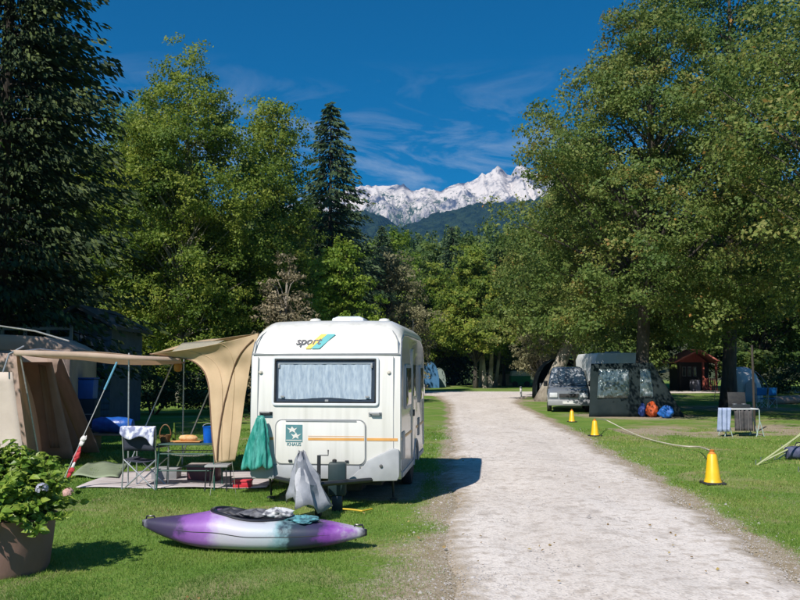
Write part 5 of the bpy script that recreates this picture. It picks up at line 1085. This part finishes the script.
# dark arched shelter behind the van
DK = M('dark_green_grey_cloth', (.018,.028,.030), (.028,.038,.04), 2, .9, bump=.3, bscale=3, bdist=.05, spec=.08)
t = thing('arched_shelter', (P(563,400,50).x, 50, 0), 'dark arched shelter rising behind the van', 'shelter')
mb = MB(); mb.grid(lambda u, v: (1.6*math.cos(math.pi*u)*(1+.05*v)+.3*v, 3.0*v, 2.5*abs(math.sin(math.pi*u))**.7), 24, 8); mb.build('canopy', DK, t, smooth=True, solid=.02)
mb = MB(); mb.prism([(1.61*math.cos(a)+.29, 2.48*abs(math.sin(a))**.7) for a in np.linspace(0, math.pi, 15)], 'y', 2.9, 2.95); mb.build('back_panel', DK, t)
for a in np.linspace(.25, 1.0, 3):
    mb = MB(); mb.tube([(-1.5+.4*a,-.10,0),(-1.45+.4*a,-.08,1.0)], .06, 6); mb.build('pale_strap', M('pale_strap', (.45,.45,.46)), t)
# big dark awning tent
dx0 = G(589,417); dx1 = G(667,414)
t = thing('awning_tent', (0,0,0), 'large dark green awning tent with a clear reflecting window beside the van', 'tent')
f0, f1 = Vector((dx0.x,dx0.y,0)), Vector((dx1.x,dx0.y,0)); r0_, r1_ = P(591,364,dx0.y), P(652,363,dx0.y); bkv = Vector((.95,3.4,0))
q = lambda pts, nm, m_=DK, b=0: quad(pts, m_, nm, parent=t, bulge=b, solid=.01)
q([f0, f1, r1_, r0_], 'front_wall', b=.04); q([f1, f1+bkv, r1_+bkv, r1_], 'side_wall', b=.05); q([f0, f0+bkv, r0_+bkv, r0_], 'side_wall'); q([r0_, r1_, r1_+bkv+Vector((0,0,.02)), r0_+bkv+Vector((0,0,.02))], 'roof'); q([f0+bkv, f1+bkv, r1_+bkv, r0_+bkv], 'back_wall')
VNY = M('vinyl_painted_reflections', (.07,.10,.11), (.50,.53,.55), 5, .12, spec=1.0, coat=1.0, bump=1.0, bscale=7, bdist=.08, lo=.55, hi=.72, stretch=(1,1,.8))  # pale patches in the colour stand in for reflections on the vinyl
quad([P(597,398,dx0.y-.05), P(630,398,dx0.y-.05), P(629,369,dx0.y-.05), P(599,369,dx0.y-.05)], VNY, 'window', parent=t, bulge=.04)
quad([P(640,398,dx0.y-.05), P(654,398,dx0.y-.05), P(650,369,dx0.y-.05), P(640,369,dx0.y-.05)], VNY, 'window', parent=t, bulge=.03)
# white caravan standing behind the awning
wc = thing('parked_caravan', (P(619,360,39).x, 39.2, 0), 'white caravan standing behind the dark awning tent, only its roof showing', 'caravan')
mb = MB(); mb.prism([(-1.05,.4),(1.05,.4),(1.08,2.3),(.95,2.62),(-.95,2.62),(-1.08,2.3)], 'y', 0, 4.4); mb.build('body', M('far_white', (.82,.83,.84), (.7,.72,.73), 2, .4), wc, bevel=.06)
mb = MB(); mb.box((0,1.0,2.66), (.6,.6,.1)); mb.build('roof_hatch', MT['lightgrey'], wc, bevel=.02); mb = MB(); mb.box((0,-.015,1.7), (1.5,.03,.55)); mb.build('front_window', MT['glass'], wc)
for x in (-.95,.95): mb = MB(); mb.lathe([(.18,-.08),(.31,-.08),(.31,.08),(.18,.08)], 18, (x,2.3,.31), 'x'); mb.build('wheel', MT['black'], wc)
# bags beside the awning
lump('orange_bag', G(650,417)+Vector((0,-.3,0)), (.22,.2,.56), M('orange_cloth', (.58,.10,.02), (.45,.07,.015), 8, .6, bump=.4), 'upright orange red bag beside the trunk in front of the awning', 'bag', 7)
lump('blue_bag', G(664,418)+Vector((0,-.3,0)), (.27,.22,.44), M('blue_cloth', (.01,.14,.50), (.01,.09,.35), 8, .5, bump=.4), 'bright blue bag right of the orange bag at the awning corner', 'bag', 8)
lump('dark_blue_sack', G(641,417)+Vector((0,-.2,0)), (.14,.14,.5), M('navy_sack', (.01,.04,.20), None, 8, .6), 'narrow dark blue sack between the linden trunk and the orange bag', 'bag', 9)

# ------------------------------------------------------------------ far end of the road
def car(name, loc, rz, paint, label):
    t = thing(name, loc, label, 'car', rz); secs = [(-2.1,.70,.35,.75),(-1.95,.82,.25,.88),(-1.1,.85,.22,.98),(-.5,.74,.22,1.40),(.7,.74,.22,1.44),(1.5,.80,.22,1.05),(2.0,.80,.25,.95),(2.1,.72,.38,.85)]
    n = 16; vs = []; mb = MB()
    for (x, w, z0, z1) in secs:
        for j in range(n):
            a = 2*math.pi*j/n+math.pi/n; c, si = math.cos(a), math.sin(a); y = w*math.copysign(abs(c)**.4, c); z = (z0+z1)/2+(z1-z0)/2*math.copysign(abs(si)**.4, si); vs.append((x,y,z))
    mb.add(vs, [(i*n+j, i*n+(j+1)%n, (i+1)*n+(j+1)%n, (i+1)*n+j) for i in range(len(secs)-1) for j in range(n)]+[tuple(range(n)), tuple((len(secs)-1)*n+j for j in range(n))]); mb.build('body', paint, t, smooth=True, auto=35)
    for sy_ in (-1,1):
        mb = MB(); mb.add([(-.95,sy_*.81,.98),(1.3,sy_*.81,1.0),(.75,sy_*.76,1.34),(-.5,sy_*.76,1.34)], [(0,1,2,3)]); mb.build('side_glass', MT['glass'], t, solid=.02)
        for x in (-1.3,1.3): mb = MB(); mb.lathe([(.16,-.1),(.3,-.1),(.31,0),(.3,.1),(.16,.1)], 18, (x,sy_*.76,.31), 'y'); mb.build('wheel', MT['black'], t, smooth=True)
    mb = MB(); mb.add([(-1.08,-.62,1.0),(-1.08,.62,1.0),(-.56,.55,1.36),(-.56,-.55,1.36)], [(0,1,2,3)]); mb.build('windscreen', MT['glass'], t, solid=.02); return t
wp = M('white_paint', (.72,.73,.75), None, 3, .3, coat=.4)
car('parked_car', (P(468,380,96).x, 96, 0), R(25), wp, 'white car parked beyond the end of the road')
car('parked_car', (P(453,380,98).x, 98, 0), R(160), M('dark_paint', (.03,.035,.05), None, 3, .3, coat=.4), 'dark car parked left of the white car')
def smalltent(loc, w, h, mat, label, rz=0):
    t = thing('small_tent', loc, label, 'tent', rz); mb = MB(); mb.grid(lambda u, v: (w/2*math.cos(math.pi*u), 2.6*(v-.5), h*abs(math.sin(math.pi*u))**.8), 16, 6); mb.build('fly', mat, t, smooth=True, solid=.02)
    mb = MB(); mb.prism([(w/2*.98*math.cos(a), h*.98*abs(math.sin(a))**.8) for a in np.linspace(0, math.pi, 11)], 'y', -1.25, -1.2); mb.build('door', mat, t); return t
smalltent((P(430,380,80).x, 80, 0), 1.7, 2.5, M('blue_tent_cloth', (.05,.16,.32)), 'tall narrow blue tent just right of the caravan')
smalltent((P(439,380,84).x, 84, 0), 1.3, 1.9, M('grey_green_tent', (.22,.28,.26)), 'small grey green tent right of the blue one')
t = thing('low_wall', (P(503,384,90).x, 90, 0), 'low pale wall beside the trunk cluster at the end of the road', 'wall')
mb = MB(); mb.box((0,0,.6), (2.6,.4,1.2), top=.98); mb.build('wall', M('pale_render', (.50,.44,.36), (.42,.36,.30), 3, .9), t); mb = MB(); mb.box((0,0,1.24), (2.7,.5,.07)); mb.build('coping', M('coping', (.42,.40,.36)), t)
t = thing('green_trailer', (P(520,385,84).x, 84, 0), 'green trailer with a white top left of the leaning trunk', 'trailer')
mb = MB(); mb.box((0,0,.75), (2.0,1.4,.7)); mb.build('box', M('green_panel', (.01,.20,.08)), t, bevel=.05); mb = MB(); mb.box((0,0,1.35), (1.9,1.3,.5), top=.92); mb.build('cover', M('white_cover', (.55,.58,.66)), t, bevel=.06)
for x in (-.6,.6): mb = MB(); mb.lathe([(.12,-.1),(.28,-.1),(.28,.1),(.12,.1)], 16, (x,-.72,.28), 'y'); mb.build('wheel', MT['black'], t)
for i, (px_, py_, w, l_) in enumerate([(480,387,.16,.08),(485,388,.2,-.1),(490,388,.22,.1),(495,387,.18,.25)]):
    c = G(px_, py_); mb = MB(); mb.tube([c-Vector((0,0,.1)), c+Vector((l_,0,1.6)), c+Vector((l_*2.2,0,3.8))], [w*1.3,w,w*.7], 9)
    t = thing('slim_tree', (0,0,0), ['leftmost slim trunk of the cluster at the end of the road','second slim trunk of the cluster, leaning a little left','third slim trunk of the cluster, thickest of the four','rightmost slim trunk of the cluster, leaning right'][i], 'tree')
    mb.build('trunk', BARKP, t, smooth=True)
    rg = np.random.default_rng(i+90); m = 900; C = np.array([c.x+l_*2.2, c.y, 4.3])+rg.normal(size=(m,3))*np.array([.8,.8,.55]); npmesh('crown', leafquads(rg, C, rg.normal(size=(m,3)), .22), fq(m), LM['ash'], t, rg.uniform(0,.6,m))
for px_, py_, nm in ((521,397,'white marker post at the right side of the road end'),(424,394,'white marker post at the left side of the road end')):
    c = G(px_, py_); t = thing('marker_post', c, nm, 'post'); mb = MB(); mb.tube([(0,0,0),(0,0,.62)], .07, 8); mb.build('shaft', M('post_white', (.66,.66,.62)), t, smooth=True); mb = MB(); mb.lathe([(.075,.62),(.06,.68),(.01,.70)], 8); mb.build('cap', MT['lightgrey'], t)

# ------------------------------------------------------------------ GRASS BLADES, pebbles, fallen leaves
def in_view(X, Y): return np.abs(X) < .50*Y+.9
def blades(name, y0, y1, dens, hgt, wid, label, seed):
    rng = np.random.default_rng(seed); x1 = .5*y1+1; n = int(dens*(y1-y0)*2*x1); X = rng.uniform(-x1, x1, n); Y = rng.uniform(y0, y1, n)
    k = in_view(X, Y); X, Y = X[k], Y[k]; w = wearf(X, Y); road = (X > xl(Y)-.06+.35*(rng.uniform(size=len(X))-.6)) & (X < xr(Y)+.06-.35*(rng.uniform(size=len(X))-.6))
    patch = fbm(X*2.2, Y*2.2, 55, 4)
    keep = (~road) & (rng.uniform(size=len(X)) > w*1.12-.05) & (rng.uniform(size=len(X)) < .1+1.6*patch)
    keep &= ~((X > -5.1) & (X < -2.1) & (Y > 13.05) & (Y < 15.1))
    X, Y = X[keep], Y[keep]; patch = patch[keep]; w = w[keep]; n = len(X); Z = ground_z(X, Y)
    a = rng.uniform(0, 2*np.pi, n); h = hgt*rng.uniform(.45, 1.25, n)*(.7+.7*patch)*(1-.45*w); b = wid*rng.uniform(.7, 1.3, n); ln = rng.normal(0, .55, (n,2))*h[:,None]
    v = np.stack([np.stack([X-np.cos(a)*b, Y-np.sin(a)*b, Z-.005], 1), np.stack([X+np.cos(a)*b, Y+np.sin(a)*b, Z-.005], 1), np.stack([X+ln[:,0], Y+ln[:,1], Z+h], 1)], 1).reshape(-1, 3)
    tone = np.clip(.16+.16*(X > xr(Y))*(Y > 9)+.5*rng.uniform(size=n)+1.1*(fbm(X*.8, Y*.8, 71, 4)-.5)+.9*np.clip(fbm(X*.5, Y*.9, 171, 5)-.52, 0, 1)*3*rng.uniform(size=n)+.4*w, 0, 1)
    o = npmesh(name, v, np.arange(n*3).reshape(n, 3), GR, tone=tone, k=3); tag(o, label, 'grass', kind='stuff'); return n
GR = leafmat('grass_blades', [(0,(.07,.16,.022)),(.45,(.145,.26,.038)),(.8,(.24,.33,.06)),(1,(.36,.36,.13))], .35, .5)
blades('lawn_grass', 5.6, 9.2, 5600, .029, .003, 'short mown green lawn in the foreground', 1)
blades('pitch_grass', 9.2, 14, 2500, .033, .0042, 'short mown grass around the caravan', 2)
blades('verge_grass', 14, 26, 420, .040, .009, 'short grass beyond the caravan and along the verge', 3)
# pebbles on the verge and road
rng = np.random.default_rng(8); n = 16000; Y = 5.6+rng.uniform(size=n)**1.5*22; side = rng.uniform(size=n)
X = np.where(side < .30, xl(Y)+rng.normal(.1, .30, n), np.where(side < .6, xr(Y)+rng.normal(0, .28, n), xl(Y)+(xr(Y)-xl(Y))*rng.uniform(size=n)))
r = rng.uniform(.004, .012, n)*(1+1.4*(rng.uniform(size=n) > .97)); inr = (X > xl(Y)) & (X < xr(Y)); s_ = np.clip((X-xl(Y))/(xr(Y)-xl(Y)), 0, 1)
Zp = ground_z(X, Y)*np.where(inr, .5, 1)+np.where(inr, .014+.035*np.sin(np.pi*s_)-.02*np.exp(-((s_-.28)/.1)**2)-.02*np.exp(-((s_-.72)/.1)**2)-.004, 0)
oc = np.array([(1,0,0),(0,1,0),(-1,0,0),(0,-1,0),(0,0,.7),(0,0,-.6)]); sc = rng.uniform(.6, 1.3, (n,6,1))
v = (np.stack([X,Y,Zp],1)[:,None,:]+oc[None]*r[:,None,None]*sc).reshape(-1,3); tri = np.array([(0,1,4),(1,2,4),(2,3,4),(3,0,4)])
fqn = (np.arange(n)[:,None,None]*6+tri[None]).reshape(-1,3)
o = npmesh('pebbles', v, fqn, M('pebble_stone', (.50,.46,.44), (.34,.31,.29), 3, .9), k=3); tag(o, 'loose pale pebbles scattered along the road edges', 'pebbles', kind='stuff')
n = 1300; Y = 5.6+rng.uniform(size=n)**1.3*30; X = rng.uniform(-1, 1, n)*(.5*Y+1); k = (fbm(X*.5, Y*.5, 91, 3) > .5)|(X > xr(Y)); X, Y = X[k], Y[k]; m = len(X)
C = np.stack([X, Y, ground_z(X, Y)+np.where((X > xl(Y)) & (X < xr(Y)), .045, .035)], 1); Nn = np.array([0,0,1.])+rng.normal(size=(m,3))*.4
o = npmesh('fallen_leaves', leafquads(rng, C, Nn, .036, .7), fq(m), leafmat('fallen_leaf', [(0,(.16,.09,.03)),(.6,(.30,.20,.07)),(1,(.42,.33,.12))], .1), tone=rng.uniform(size=m)); tag(o, 'small dry leaves scattered over lawn and verge', 'leaves', kind='stuff')

# ------------------------------------------------------------------ haze
hz = MB(); hz.box((0,1500,440), (12500,12000,894)); ho = hz.build('haze', [])
hm = bpy.data.materials.new('haze_air'); hm.use_nodes = True; hn, hl = hm.node_tree.nodes, hm.node_tree.links; hn.clear()
pv = hn.new('ShaderNodeVolumePrincipled'); pv.inputs['Color'].default_value = (.10,.40,1,1); pv.inputs['Density'].default_value = .00011; pv.inputs['Anisotropy'].default_value = .2
ou = hn.new('ShaderNodeOutputMaterial'); hl.new(pv.outputs[0], ou.inputs['Volume']); ho.data.materials.append(hm); ho['kind'] = 'stuff'
tag(ho, 'thin blue air between the camp and the mountain', 'haze')
